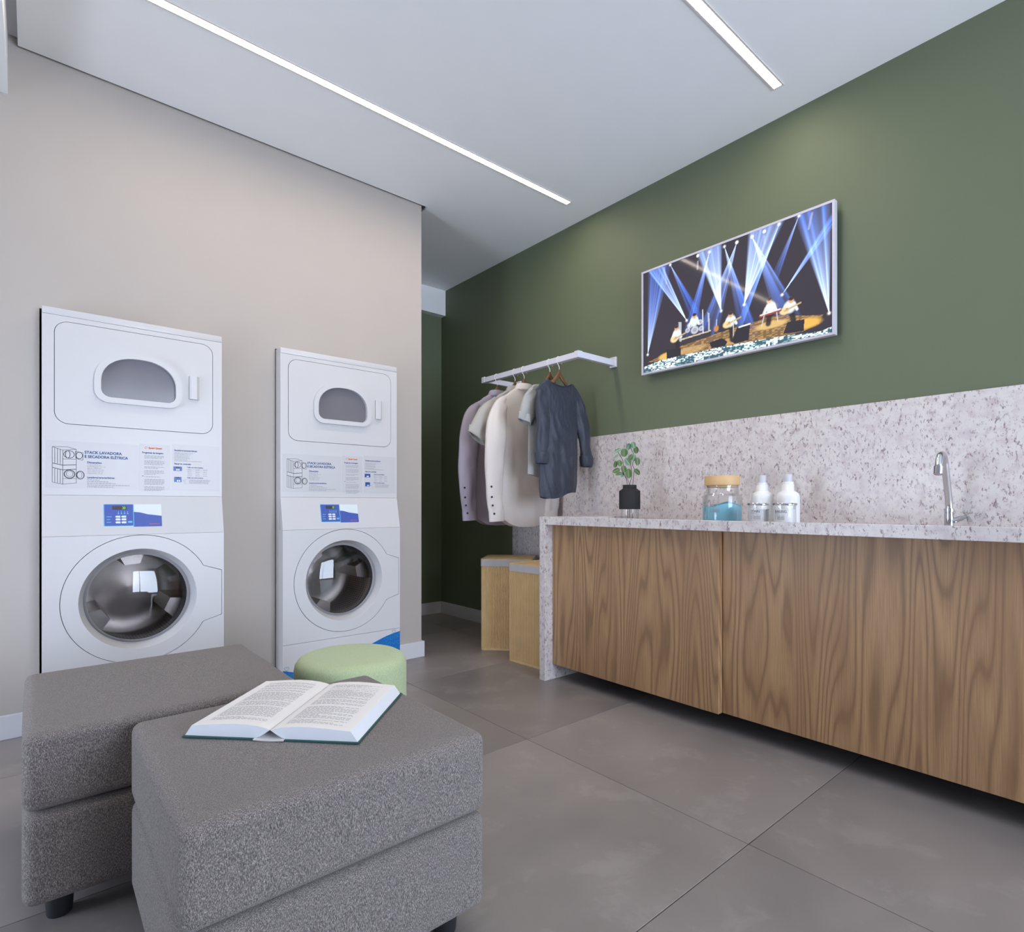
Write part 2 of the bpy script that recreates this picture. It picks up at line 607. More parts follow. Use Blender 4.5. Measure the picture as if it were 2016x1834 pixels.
# tiled floor, each tile slightly proud of the grout bed
fl = setting('floor', boxes((XL - .15, XG + .15, YB - .15, YF + .1, -.08, -.004)), 'grout')
TS = .981
gx0, gy0 = 1.612, .826
for i in range(-4, 3):
    for j in range(-5, 5):
        x0, x1 = max(gx0 + i * TS + .0012, XL), min(gx0 + (i + 1) * TS - .0012, XG)
        y0, y1 = max(gy0 + j * TS + .0012, YB), min(gy0 + (j + 1) * TS - .0012, YF)
        if x1 - x0 < .02 or y1 - y0 < .02:
            continue
        hx, hy = (x1 - x0) / 2, (y1 - y0) / 2
        b = bmesh.new()
        add_box(b, -hx, hx, -hy, hy, -.004, 0)
        bmesh.ops.bevel(b, geom=[e for e in b.edges if all(v.co.z > -.001 for v in e.verts)], offset=.0008, segments=1, affect='EDGES')
        part('tile', b, 'tile', fl, ((x0 + x1) / 2, (y0 + y1) / 2, 0))

def skirting(name, b):
    return setting(name, rbox(*b, .002, 1), 'white_paint')
skirting('baseboard_left', (XL, .0215, YW - .016, YW, 0, .103))
skirting('baseboard_middle', (.745, 1.0235, YW - .016, YW, 0, .103))
skirting('baseboard_corner', (1.746, XE + .016, YW - .016, YW, 0, .103))
skirting('baseboard_passage', (XE, XE + .016, YW, YF, 0, .103))
skirting('baseboard_far', (XE + .016, XG, YF - .014, YF, 0, .106))
skirting('baseboard_right', (XG - .014, XG, 3.408, YF - .014, 0, .106))

# recessed linear ceiling lights
M['diffuser'] = emit('light_diffuser', (1.0, .88, .74), STRIP)
def strip_light(y, x0, x1, label):
    t = thing('linear_ceiling_light', label, 'ceiling light', ((x0 + x1) / 2, y, ZC), 0, 'recessed light strips in the ceiling')
    h = (x1 - x0) / 2
    part('frame', boxes((-h, h, -.026, -.018, -.004, 0), (-h, h, .018, .026, -.004, 0), (-h, -h + .008, -.018, .018, -.004, 0), (h - .008, h, -.018, .018, -.004, 0)), 'frame_light', t)
    part('diffuser', boxes((-h + .008, h - .008, -.018, .018, -.0006, 0)), 'diffuser', t)
strip_light(2.588, .06, 2.680, 'long glowing light strip above the two laundry stacks')
strip_light(1.230, .06, 2.690, 'short-looking glowing light strip above the television, cut by the top of the picture')

# ------------------------------------------------------------------ laundry stacks (built once, copied for the second)
W2 = .3545
def arch(hw, z0, zs, z1, rb):
    """window outline: straight foot with round corners, low arch above"""
    p = []
    for k in range(25):
        a = math.pi * k / 24
        p.append((hw * math.copysign(abs(math.cos(a)) ** .86, math.cos(a)), zs + (z1 - zs) * math.sin(a) ** .95))
    for cx, a0 in ((-hw + rb, 180), (hw - rb, 270)):
        for k in range(6):
            a = math.radians(a0 + 90 * k / 5)
            p.append((cx + rb * math.cos(a), z0 + rb + rb * math.sin(a)))
    return p

def door_outline(r, g):
    """round washer door with the hinge tab on its right; g widens the tab"""
    cz = .5655
    a1, a2 = math.radians(27.5), math.radians(-28.3)
    pts = []
    n = 70
    for k in range(n + 1):
        a = a1 + (2 * math.pi - (a1 - a2)) * k / n
        pts.append((r * math.cos(a), cz + r * math.sin(a)))
    pts += [(.343 + g, .4515 - g), (.343 + g, .673 + g)]
    return pts

def make_stack():
    t = thing('laundry_stack', 'left white stacked washer and dryer, set into the beige wall behind the far grey ottoman', 'washing machine', (.3835, 3.174, 0), 0, 'stacked laundry machines in the wall niches')
    yb = .70
    # cabinets are real boxes with open fronts; the fronts are plates with holes for the doors
    part('dryer_cabinet', boxes((-W2, -W2 + .008, .012, yb, 1.0445, 1.862), (W2 - .008, W2, .012, yb, 1.0445, 1.862), (-W2 + .008, W2 - .008, .012, yb, 1.854, 1.862),
                                (-W2 + .008, W2 - .008, .012, yb, 1.0445, 1.0525), (-W2 + .008, W2 - .008, yb - .01, yb, 1.0525, 1.854)), 'enamel', t)
    part('top_trim', rbox(-W2, W2, -.001, .012, 1.8315, 1.862, .0025, 2), 'enamel', t, smooth=40)
    dd = rrect(-.3135, .3135, 1.357, 1.809, .052)
    part('dryer_front', plate([[(-W2, 1.0445), (W2, 1.0445), (W2, 1.8305), (-W2, 1.8305)], dd], 0, .012), 'enamel', t)
    gl = arch(.148, 1.4925, 1.565, 1.682, .036)
    door = part('dryer_door', plate([rrect(-.3112, .3112, 1.3593, 1.8067, .0497), gl], -.0012, .012), 'enamel', t)
    part('door_seal', plate([rrect(-.318, .318, 1.3525, 1.8135, .055), rrect(-.305, .305, 1.3655, 1.8005, .045)], .0125, .02), 'rubber', t)
    fo = arch(.1735, 1.468, 1.57, 1.705, .055)
    bmf = plate([fo, gl], -.016, -.0012)
    part('window_frame', bmf, 'enamel_matt', door)
    part('window_glass', plate([arch(.1485, 1.492, 1.565, 1.6825, .036)], .004, .008), 'dryer_glass', door)
    # recessed grip
    hb = bmesh.new()
    pr = [(.2065, -.0012), (.2065, -.013), (.214, -.0165), (.238, -.0165), (.2515, -.004), (.2515, -.0012)]
    lo_ = [hb.verts.new((x, y, 1.5235)) for x, y in pr]
    hi_ = [hb.verts.new((x, y, 1.637)) for x, y in pr]
    hb.faces.new(lo_); hb.faces.new(hi_)
    for i in range(6):
        hb.faces.new((lo_[i], lo_[(i + 1) % 6], hi_[(i + 1) % 6], hi_[i]))
    part('handle', hb, 'enamel_matt', door)
    part('dryer_drum', lathe([(.29, .05), (.29, .5), (.02, .52)], 48, c=(0, 0, 1.58), axis='Y'), 'steel', t, smooth=50)
    part('drum_surround', plate([[(-W2 + .009, 1.06), (W2 - .009, 1.06), (W2 - .009, 1.85), (-W2 + .009, 1.85)], circle(0, 1.58, .285)], .045, .05), 'rubber', t)
    # washer below, its front standing a little further out
    part('washer_cabinet', boxes((-W2, -W2 + .008, -.029, yb, 0, .8645), (W2 - .008, W2, -.029, yb, 0, .8645),
                                 (-W2, -W2 + .008, .012, yb, .8645, 1.0445), (W2 - .008, W2, .012, yb, .8645, 1.0445),
                                 (-W2 + .008, W2 - .008, yb - .01, yb, 0, 1.0445), (-W2 + .008, W2 - .008, -.029, yb - .01, 0, .01)), 'enamel', t)
    part('washer_front', plate([[(-W2, .2405), (W2, .2405), (W2, .8635), (-W2, .8635)], door_outline(.2965, .002)], -.041, -.029), 'enamel', t)
    wd = part('washer_door', plate([door_outline(.2942, 0), circle(0, .5655, .232, 72)], -.0425, -.029), 'enamel', t)
    part('bowl_ring', lathe([(.232, -.0425), (.229, -.036), (.219, .0), (.212, .018), (.2, .02)], 72, c=(0, 0, .5655), axis='Y'), 'enamel', wd, smooth=45)
    dome = [(.2125 * math.sin(a), .018 - .045 * (math.cos(a) - math.cos(1.25)) / (1 - math.cos(1.25))) for a in [1.25 * k / 12 for k in range(1, 13)]]
    dome = [(r / math.sin(1.25) * 1.0, h) for r, h in dome]
    part('door_glass', lathe([(.002, -.0269)] + dome, 72, c=(0, 0, .5655), axis='Y'), 'drum_glass', wd, smooth=180)
    part('gasket', lathe([(.2125, .02), (.205, .05), (.225, .10), (.26, .105)], 64, c=(0, 0, .5655), axis='Y'), 'rubber', t, smooth=60)
    dr = part('drum', lathe([(.26, .108), (.262, .12), (.262, .47), (.245, .49), (.15, .485), (.06, .47), (.001, .465)], 64, c=(0, 0, .5655), axis='Y'), 'drum', t, smooth=60)
    for k in range(3):
        a = math.radians(95 + 120 * k)
        lb = bmesh.new()
        nx, nz = math.cos(a), math.sin(a)
        tx, tz = -nz, nx
        prof = [(-.075, .0), (-.032, .115), (.032, .115), (.075, .0)]
        rows = []
        for y in (.13, .47):
            rows.append([lb.verts.new((nx * (.262 - h) + tx * s, y, .5655 + nz * (.262 - h) + tz * s)) for s, h in prof])
        for i in range(3):
            lb.faces.new((rows[0][i], rows[0][i + 1], rows[1][i + 1], rows[1][i]))
        lb.faces.new(rows[0]); lb.faces.new(rows[1])
        part('lifter', lb, 'steel', dr)
    kick = part('kick_panel', rbox(-W2, W2, -.041, -.029, .0, .2385, .0015, 1), 'enamel', t)
    # sloping control panel
    cp = bmesh.new()
    sec = [(0, 1.0435), (-.041, .8645), (.004, .8645), (.012, 1.0435)]
    a_ = [cp.verts.new((-W2, y, z)) for y, z in sec]
    b_ = [cp.verts.new((W2, y, z)) for y, z in sec]
    cp.faces.new(a_); cp.faces.new(b_)
    for i in range(4):
        cp.faces.new((a_[i], a_[(i + 1) % 4], b_[(i + 1) % 4], b_[i]))
    cpo = part('control_panel', cp, 'enamel', t)
    sl = math.atan2(.041, .179)
    def on_slope(name, b, mat, par, lift):
        """b is drawn flat in XZ with real heights; lay it on the slope"""
        for v in b.verts:
            f = (1.0435 - v.co.z) / .179
            off = lift - v.co.y
            v.co.y = -.041 * f - off * math.cos(sl)
            v.co.z = v.co.z - off * math.sin(sl) * 0
        return part(name, b, mat, par, recalc=False)
    E0 = .0006
    lab = on_slope('control_label', plate([rrect(-.1385, .0865, .9, 1.004, .002, 2)], 0, .0004), 'label_pale', cpo, E0)
    b = bmesh.new()
    top = [(-.027, .969), (.0, .966), (.03, .957), (.06, .953), (.0865, .949)]
    for (xa, za), (xb, zb) in zip(top, top[1:]):
        b.faces.new([b.verts.new(p) for p in ((xa, 0, .9), (xb, 0, .9), (xb, 0, zb), (xa, 0, za))])
    on_slope('blue_wave', b, 'label_blue', lab, E0 + .0004)
    on_slope('cyan_edge', plate([rrect(-.1395, -.0245, .903, 1.005, .003, 2)], 0, None), 'label_cyan', lab, E0 + .0007)
    on_slope('keypad', plate([rrect(-.1365, -.0275, .906, 1.0025, .003, 2)], 0, None), 'label_blue', lab, E0 + .001)
    on_slope('display', plate([rrect(-.107, -.052, .979, .996, .002, 2)], 0, None), 'display_off', lab, E0 + .0013)
    on_slope('digits', text_bm('30', .017, -.069, .9815, width=.75, bold=.0006), 'digits', lab, E0 + .0016)['kind'] = 'stuff'
    b = bmesh.new()
    for k, x in enumerate((-.084, -.0725, -.0605, -.0485)):
        b.faces.new([b.verts.new(p) for p in ((x - .0035, 0, .9585), (x + .0035, 0, .9585), (x + .001, 0, .966), (x - .001, 0, .966))])
        add_quad(b, x - .0014, x + .0014, .967, .972)
    for z, L in ((.9455, .019), (.933, .0135), (.9205, .0165)):
        add_quad(b, -.129, -.129 + L, z, z + .003)
    on_slope('icons', b, 'label_cyan', lab, E0 + .0013)['kind'] = 'stuff'
    for r_, z in enumerate((.9425, .930, .9165)):
        for x in (-.0855, -.063):
            on_slope('button', plate([[(x - .011, z + .0045), (x - .0075, z), (x + .0085, z), (x + .0085, z + .009), (x - .0075, z + .009)]], 0, None), 'label_pale', lab, E0 + .0013)
    on_slope('button', plate([[(-.05, .9225), (-.0455, .918), (-.0315, .918), (-.0315, .927), (-.0455, .927)]], 0, None), 'label_cyan', lab, E0 + .0013)
    on_slope('lettering', text_bm('Speed Queen', .0066, .036, .9105, bold=.0002, width=1.15), 'print_orange', lab, E0 + .0008)['kind'] = 'stuff'
    # printed information sticker
    yq = -.0004
    inf = part('info_sticker', plate([rrect(-.343, -.0035, 1.076, 1.283, .002, 2)], yq - .0003, yq + .0003), 'sticker', t)
    part('sheet', plate([rrect(-.0005, .124, 1.074, 1.29, .002, 2)], yq - .0003, yq + .0003), 'sticker', inf)
    part('sheet', plate([rrect(.134, .3445, 1.0735, 1.2975, .002, 2)], yq - .0003, yq + .0003), 'sticker', inf)
    ys = yq - .0008
    b = text_bm('STACK LAVADORA', .0172, -.2075, 1.2312, bold=.0005, width=.93)
    text_bm('E SECADORA ELÉTRICA', .0172, -.2075, 1.2122, bold=.0005, width=.89, bm=b)
    text_bm('Dimensões:', .0115, -.198, 1.188, bold=.0003, bm=b)
    text_bm('Lavadora/características:', .0112, -.198, 1.121, bold=.0003, width=.92, bm=b)
    text_bm('Programas de lavagem:', .0112, .0105, 1.2455, bold=.0003, width=.84, bm=b)
    text_bm('Secadora/características:', .0112, .1425, 1.2645, bold=.0003, width=.90, bm=b)
    text_bm('Painel de controle:', .0112, .1425, 1.1985, bold=.0003, width=.85, bm=b)
    text_bm('Todas com ciclos lavadora', .0078, .197, 1.184, bold=.0002, width=.85, bm=b)
    text_bm('Todas com ciclos secadora', .0078, .197, 1.133, bold=.0002, width=.85, bm=b)
    part('lettering', b, 'print_blue', inf, (0, ys, 0), recalc=False)['kind'] = 'stuff'
    rnd = random.Random(3)
    b = bmesh.new()
    for k, s in enumerate(('Largura: 68,3 cm', 'Profundidade: 71,1 cm', 'Altura: 198,8 cm', 'Peso líquido: 117 kg', 'Peso bruto: 127 kg', 'Capacidade: 10 kg')):
        text_bm(s, .0075, -.198, 1.179 - .0076 * k, bm=b)
    for k, L in enumerate((.045, .078, .105, .158, .1)):
        greek(b, -.198, 1.1125 - .0078 * k, L, .0028, rnd)
    z = 1.2335
    for n_ in (3, 4, 2, 4, 1, 5, 4):
        for k in range(n_):
            greek(b, .019, z, .082 if k < n_ - 1 else rnd.uniform(.03, .08), .0023, rnd)
            z -= .0057
        z -= .0065
    for k, L in enumerate((.083, .07, .065, .066, .068, .058, .12)):
        greek(b, .1425, 1.2545 - .0066 * k, L, .0023, rnd)
    for z in (1.1735, 1.163, 1.1535, 1.1445):
        for x in (.2, .235, .268):
            greek(b, x, z, .018, .0023, rnd)
    for k in range(4):
        greek(b, .2065, 1.1235 - .0055 * k, .095 - .003 * k, .0023, rnd)
    add_stroke(b, [(.1965, 1.179), (.286, 1.179), (.286, 1.1695), (.1965, 1.1695)], .0006, True)
    add_stroke(b, [(.196, 1.1275), (.188, 1.1275), (.188, 1.106), (.196, 1.106)], .0006)
    part('fine_print', b, 'print_grey', inf, (0, ys, 0), recalc=False)['kind'] = 'stuff'
    b = text_bm('Speed Queen', .0105, .0365, 1.2685, bold=.0006, width=.95)
    add_stroke(b, [(.0265 + .0055 * math.cos(q * .55), 1.2722 + .0045 * math.sin(q * .55)) for q in range(11)], .0013)
    part('lettering', b, 'print_orange', inf, (0, ys, 0), recalc=False)['kind'] = 'stuff'
    for z0, z1, x0, x1 in ((1.1675, 1.1885, .139, .1755), (1.113, 1.138, .142, .1735)):
        b = bmesh.new(); add_quad(b, x0, x1, z0, z1)
        pb = part('blue_panel_print', b, 'label_royal', inf, (0, ys, 0), recalc=False)
        b = bmesh.new(); add_quad(b, x0 + .009, x1 - .009, z1 - .0055, z1 - .0015)
        part('panel_display', b, 'print_dark', pb, (0, -.0003, 0), recalc=False)
        b = bmesh.new()
        for x in (x0 + .012, x0 + .02):
            add_quad(b, x, x + .0058, z0 + .0025, z0 + .0095)
        part('panel_buttons', b, 'label_pale', pb, (0, -.0003, 0), recalc=False)['kind'] = 'stuff'
    b = bmesh.new()
    add_quad(b, .009, .0165, 1.1375, 1.14); add_quad(b, .178, .184, 1.1195, 1.1215)
    part('green_mark', b, 'print_green', inf, (0, ys, 0), recalc=False)['kind'] = 'stuff'
    # line drawing of the machine with its doors open
    b = bmesh.new()
    L = .0014
    for pts, cl in (([(-.3195, 1.2545), (-.3195, 1.184), (-.284, 1.176), (-.284, 1.2415)], True), ([(-.3195, 1.2545), (-.268, 1.2572), (-.237, 1.248), (-.284, 1.2415)], True),
                    ([(-.284, 1.2415), (-.237, 1.248), (-.237, 1.18), (-.284, 1.176)], True), ([(-.3195, 1.183), (-.3195, 1.165), (-.284, 1.155), (-.284, 1.175)], True),
                    ([(-.284, 1.175), (-.237, 1.179), (-.237, 1.16), (-.284, 1.155)], True), ([(-.3195, 1.164), (-.3195, 1.1), (-.284, 1.092), (-.284, 1.154)], True),
                    ([(-.284, 1.154), (-.237, 1.159), (-.237, 1.098), (-.284, 1.092)], True), ([(-.284, 1.203), (-.237, 1.204)], False), ([(-.284, 1.116), (-.237, 1.118)], False),
                    ([(-.311, 1.25), (-.311, 1.184)], False), ([(-.302, 1.248), (-.302, 1.182)], False), ([(-.293, 1.246), (-.293, 1.18)], False),
                    ([(-.311, 1.16), (-.311, 1.1)], False), ([(-.302, 1.158), (-.302, 1.098)], False), ([(-.293, 1.156), (-.293, 1.096)], False),
                    ([(-.24, 1.239), (-.213, 1.234), (-.213, 1.201), (-.222, 1.202), (-.238, 1.208)], True)):
        add_stroke(b, pts, L, cl)
    for cx, cz, rx, rz, w_ in ((-.262, 1.224, .0185, .0165, .0022), (-.2665, 1.224, .008, .016, .0022), (-.226, 1.221, .0115, .0145, .0022), (-.2605, 1.137, .0185, .018, .0034), (-.26, 1.138, .012, .0125, .0014), (-.2225, 1.134, .0135, .0175, .0030), (-.225, 1.1345, .009, .013, .0012)):
        add_stroke(b, [(cx + rx * math.cos(q * math.pi / 12), cz + rz * math.sin(q * math.pi / 12)) for q in range(24)], w_, True)
    part('machine_drawing', b, 'print_dark', inf, (0, ys, 0), recalc=False)['kind'] = 'stuff'
    # wave decal on the kick panel
    b = bmesh.new()
    wave = [(-.354, .105), (-.25, .075), (-.15, .07), (-.05, .09), (.05, .125), (.13, .158), (.2, .1825), (.25, .199), (.3, .211), (.354, .2195)]
    wv = smooth_path([(x, 0, z) for x, z in wave], 4)
    for p, q in zip(wv, wv[1:]):
        b.faces.new([b.verts.new(c) for c in ((p.x, 0, .004), (q.x, 0, .004), (q.x, 0, q.z), (p.x, 0, p.z))])
    dec = part('wave_decal', b, 'wave_blue', kick, (0, -.0416, 0), recalc=False)
    b = bmesh.new()
    def heart(cx, cz, s):
        return [(cx + s * .062 * 16 * math.sin(q) ** 3, cz + s * .062 * (13 * math.cos(q) - 5 * math.cos(2 * q) - 2 * math.cos(3 * q) - math.cos(4 * q))) for q in [2 * math.pi * k / 20 for k in range(20)]]
    rows = [(.262, .182, 0), (.295, .187, 1), (.325, .19, 2), (.348, .196, 2), (.343, .155, 0), (.311, .158, 1), (.28, .15, 2), (.25, .158, 1), (.22, .15, 0), (.335, .12, 1), (.3, .118, 0), (.262, .12, 2), (.225, .115, 1),
            (.185, .13, 2), (.15, .118, 0), (.18, .09, 1), (.12, .09, 2), (.09, .105, 1), (.06, .085, 0), (-.3, .065, 0), (-.26, .05, 1), (-.22, .05, 2), (-.17, .045, 0), (-.33, .08, 1)]
    for cx, cz, k in rows:
        if k == 0:
            add_stroke(b, heart(cx, cz, .014), .0012, True)
        elif k == 1:
            add_stroke(b, [(cx - .009, cz + .012), (cx - .009, cz - .004), (cx - .004, cz - .011), (cx + .004, cz - .011), (cx + .009, cz - .004), (cx + .009, cz + .012)], .0012)
        else:
            add_stroke(b, rrect(cx - .011, cx + .01, cz - .009, cz + .006, .005, 3), .0012, True)
            add_stroke(b, [(cx - .009, cz + .012), (cx + .01, cz + .012)], .0012)
    part('decal_pattern', b, 'wave_line', dec, (0, -.0004, 0), recalc=False)['kind'] = 'stuff'
    b = bmesh.new()
    add_stroke(b, heart(.312, .223, .0125), .0016, True)
    add_stroke(b, heart(-.335, .112, .0125), .0016, True)
    part('heart_outline', b, 'wave_blue', dec, (0, -.0004, 0), recalc=False)['kind'] = 'stuff'
    return t

def drum_mat():
    t = NT('perforated_drum_steel')
    tc = t.n('ShaderNodeTexCoord')
    sp = t.n('ShaderNodeSeparateXYZ')
    t.l(tc.outputs['Object'], sp.inputs[0])
    dz = t.math('SUBTRACT', sp.outputs['Z'], .5655)
    ang = t.math('MULTIPLY', t.math('ARCTAN2', dz, sp.outputs['X']), 120 / (2 * math.pi))
    fy = t.math('SUBTRACT', t.math('FRACT', t.math('MULTIPLY', sp.outputs['Y'], 36)), .5)
    fa = t.math('SUBTRACT', t.math('FRACT', ang), .5)
    d = t.math('SQRT', t.math('ADD', t.math('MULTIPLY', fy, fy), t.math('MULTIPLY', fa, fa)))
    hole = t.math('LESS_THAN', d, .2)
    inside = t.math('MULTIPLY', t.math('GREATER_THAN', sp.outputs['Y'], .15), t.math('LESS_THAN', sp.outputs['Y'], .47))
    hole = t.math('MULTIPLY', hole, inside)
    t.col(t.mix(hole, s2l((148, 140, 135)), s2l((26, 24, 24))))
    t.set(Metallic=.75, Roughness=.38)
    return t.m
M['drum'] = drum_mat()
stack1 = make_stack()
stack2 = copy_tree(stack1)
stack2.location = (1.3845, 3.174, 0)
stack2['label'] = 'right white stacked washer and dryer, behind the green pouf near the wall corner'
stack1.rotation_euler = (0, 0, 0)
for o in stack2.children:                       # the second drum came to rest at another angle
    if o.name.startswith('drum') and 'surround' not in o.name:
        o.location = (-.5655 * math.sin(-.6), 0, .5655 - .5655 * math.cos(-.6))
        o.rotation_euler = (0, -.6, 0)

# ------------------------------------------------------------------ counter, cabinets, backsplash
ct = thing('countertop', 'white speckled granite worktop with waterfall side panel and raised front edge', 'countertop', (0, 0, 0))
part('worktop_slab', boxes((XF + .03, 2.885, -.75, 2.335, .8885, ZTOP)), 'granite', ct)
part('front_edge', rbox(XF, XF + .03, -.75, 2.335, .889, .934, .0015, 1), 'granite', ct)
part('side_panel', rbox(XF, 2.885, 2.335, 2.381, 0, .934, .0015, 1), 'granite', ct)
part('worktop_border', boxes((XF + .03, 2.885, 2.16, 2.335, ZTOP, .934)), 'granite', ct)
bs = bmesh.new()
add_box(bs, 2.886, XG - .0005, -.75, 3.406, .91, 1.461)
add_box(bs, 2.886, XG - .0005, 2.385, 3.406, 0, .91)
tag(part('backsplash', bs, 'granite'), 'white speckled granite backsplash along the green wall above the worktop', 'backsplash')

def cabinet(x, y0, y1, label):
    t = thing('base_cabinet', label, 'cabinet', (x, (y0 + y1) / 2, .09), 0, 'floating base cabinets under the worktop')
    h = (y1 - y0) / 2
    part('carcass', boxes((.0365, 2.884 - x, -h + .002, h - .002, 0, .796)), 'cab_dark', t)
    part('door', rbox(0, .036, -h + .0005, h - .0005, -.002, .798, .001, 1), 'wood', t)
cabinet(2.280, 1.303, 2.334, 'walnut floating cabinet with plain front next to the granite side panel')
cabinet(2.312, -.75, 1.302, 'wider walnut floating cabinet under the tap, running out of the picture')

# ------------------------------------------------------------------ television
def tv_picture(nw, nh):
    """stage lit by fans of blue light, as an array of linear colours"""
    u, v = np.meshgrid(np.linspace(0, 1, nw), np.linspace(0, 1, nh))
    U, V = u * 1.77, v
    rs = np.random.RandomState(5)
    img = np.ones((nh, nw, 3)) * np.array(s2l((56, 51, 58)))
    def ease(a, lo, hi):
        q = np.clip((a - lo) / (hi - lo), 0, 1)
        return q * q * (3 - 2 * q)
    def fan(src, e1, e2, bright, core, length=1.25, rays=7):
        sx, sy = src[0] * 1.77, src[1]
        a1 = math.atan2(e1[1] - sy, e1[0] * 1.77 - sx)
        a2 = math.atan2(e2[1] - sy, e2[0] * 1.77 - sx)
        if a1 > a2:
            a1, a2 = a2, a1
        if a2 - a1 > math.pi:
            a1, a2 = a2, a1 + 2 * math.pi
        mid = (a1 + a2) / 2
        da = (np.arctan2(V - sy, U - sx) - mid + math.pi) % (2 * math.pi) - math.pi
        half = (a2 - a1) / 2 + .012
        d = np.hypot(U - sx, V - sy)
        m = 1 - ease(np.abs(da), half * .82, half * 1.12)
        st = .42 + .16 * np.sin(da / half * 3.1 * rays / 2 + src[0] * 40)
        for _ in range(rays):
            c, wd = rs.uniform(-half, half) * .85, rs.uniform(.006, .022)
            st = st + rs.uniform(.35, .9) * np.exp(-((da - c) / wd) ** 2)
        fall = np.clip(1 - d / length, 0, 1) ** .8
        I = m * st * fall * bright
        img[..., 0] += I * .030; img[..., 1] += I * .17; img[..., 2] += I * .86
        hot = m * np.exp(-d / core) * (.6 + .4 * st) * bright * 1.05
        img[...] += hot[..., None] * np.array((.85, .95, 1.05))
        img[...] += (np.exp(-(d / .010) ** 2) * 1.2)[..., None]
    fan((.03, .177), (.041, 1.0), (.15, .84), .85, .22)
    fan((.281, .41), (.048, .986), (.156, .9), 1.1, .28)
    fan((.179, .994), (.297, .462), (.36, .463), .55, .10, .8)
    fan((.414, .976), (.297, .452), (.345, .435), .7, .14, .8)
    fan((.479, .408), (.353, .973), (.476, .986), 1.25, .36)
    fan((.497, .975), (.575, .23), (.654, .2), .7, .18, .95)
    fan((.563, .971), (.396, .427), (.479, .37), .7, .2, .9)
    fan((.6, .406), (.628, .983), (.781, .989), 1.15, .38)
    fan((.641, .97), (.731, .396), (.795, .443), .75, .2, .9)
    fan((.785, .4), (.952, .799), (.994, .804), .85, .18, .9)
    fan((.989, .155), (.857, .963), (.991, .97), 1.05, .3)
    fan((.861, .998), (.785, .743), (.805, .731), .6, .12, .5)
    fan((.771, .99), (.62, .45), (.64, .44), .8, .22, .9)
    def put(mask, rgb, a=1.0):
        k = (mask * a)[..., None]
        img[...] = img * (1 - k) + np.array(rgb) * k
    def ell(cx, cy, rx, ry, soft=.25):
        q = np.hypot((u - cx) / rx, (v - cy) / ry)
        return 1 - ease(q, 1 - soft, 1 + soft)
    def seg(a, b, w):
        ax, ay, bx, by = a[0] * 1.77, a[1], b[0] * 1.77, b[1]
        L2 = (bx - ax) ** 2 + (by - ay) ** 2
        k = np.clip(((U - ax) * (bx - ax) + (V - ay) * (by - ay)) / L2, 0, 1)
        return 1 - ease(np.hypot(U - ax - k * (bx - ax), V - ay - k * (by - ay)), w * .6, w * 1.3)
    def poly(pts):
        m = np.zeros(u.shape, bool)
        j = len(pts) - 1
        for i in range(len(pts)):
            xi, yi = pts[i]; xj, yj = pts[j]
            if yi != yj:
                m ^= ((yi > v) != (yj > v)) & (u < (xj - xi) * (v - yi) / (yj - yi) + xi)
            j = i
        return m.astype(float)
    for a, b in (((.139, .987), (.156, .824)), ((.918, .979), (.903, .865)), ((.701, .936), (.703, .872)), ((.347, .928), (.345, .86))):
        put(seg(a, b, .009), s2l((205, 200, 215)), .4)
    for c in ((.701, .976), (.347, .982), (.641, .97), (.563, .971)):
        put(ell(*c, .008, .014), (1, 1, 1))
    grain = rs.rand(nh // 2 + 1, nw // 6 + 1).repeat(2, 0).repeat(6, 1)[:nh, :nw]
    st = poly([(.03, .10), (.112, .13), (.246, .184), (.42, .214), (.665, .235), (.72, .25), (.80, .225), (.88, .185), (.965, .154), (.947, .09), (.88, .06), (.79, .056), (.5, .08), (.246, .085), (.112, .085)])
    put(st, s2l((132, 102, 66)), .75)
    put(st * (grain > .62), s2l((196, 158, 96)), .55)
    put(ell(.166, .118, .06, .035), s2l((226, 182, 96)), .9)
    put(ell(.30, .125, .09, .03), s2l((206, 170, 120)), .6)
    put(ell(.88, .115, .075, .042), s2l((228, 178, 84)), .9)
    put(ell(.73, .175, .075, .03), s2l((222, 186, 120)), .8)
    put(ell(.53, .115, .05, .03), s2l((200, 160, 100)), .7)
    put(poly([(.235, .235), (.423, .25), (.423, .205), (.24, .18)]), s2l((60, 56, 58)), .9)
    put(poly([(.246, .25), (.423, .262), (.423, .25), (.246, .235)]), s2l((205, 186, 150)), .9)
    # drum kit behind clear screens
    for c, r in (((.329, .3), .022), ((.287, .315), .014), ((.367, .30), .014), ((.3, .355), .016), ((.36, .36), .015)):
        put(ell(*c, r, r * 1.6), s2l((205, 208, 214)), .85)
        put(ell(*c, r * .6, r * .95), s2l((120, 124, 140)), .6)
    for p in ([(.23, .417), (.249, .409), (.249, .223), (.233, .231)], [(.403, .43), (.414, .42), (.416, .255), (.408, .255)]):
        put(poly(p), s2l((200, 205, 215)), .7)
    put(seg((.375, .466), (.378, .251), .005), s2l((220, 220, 225)), .9)
    # players in pale shirts
    skin, shirt, dark = s2l((206, 160, 124)), s2l((214, 220, 224)), s2l((44, 40, 46))
    def player(head, torso, tw, legs=None, gtr=None, s=1.0):
        if legs:
            put(seg(torso, legs, .024 * s), dark, .95)
        put(ell(torso[0], torso[1], tw, .052 * s), shirt)
        put(seg((torso[0] - tw * .7, torso[1] + .02), (torso[0] - tw * 1.3, torso[1] - .03), .012), shirt)
        put(seg((torso[0] + tw * .7, torso[1] + .02), (torso[0] + tw * 1.2, torso[1] - .035), .012), shirt)
        put(ell(head[0], head[1], .0115 * s, .024 * s), skin)
        put(ell(head[0], head[1] + .012, .0115 * s, .014 * s), s2l((60, 46, 42)))
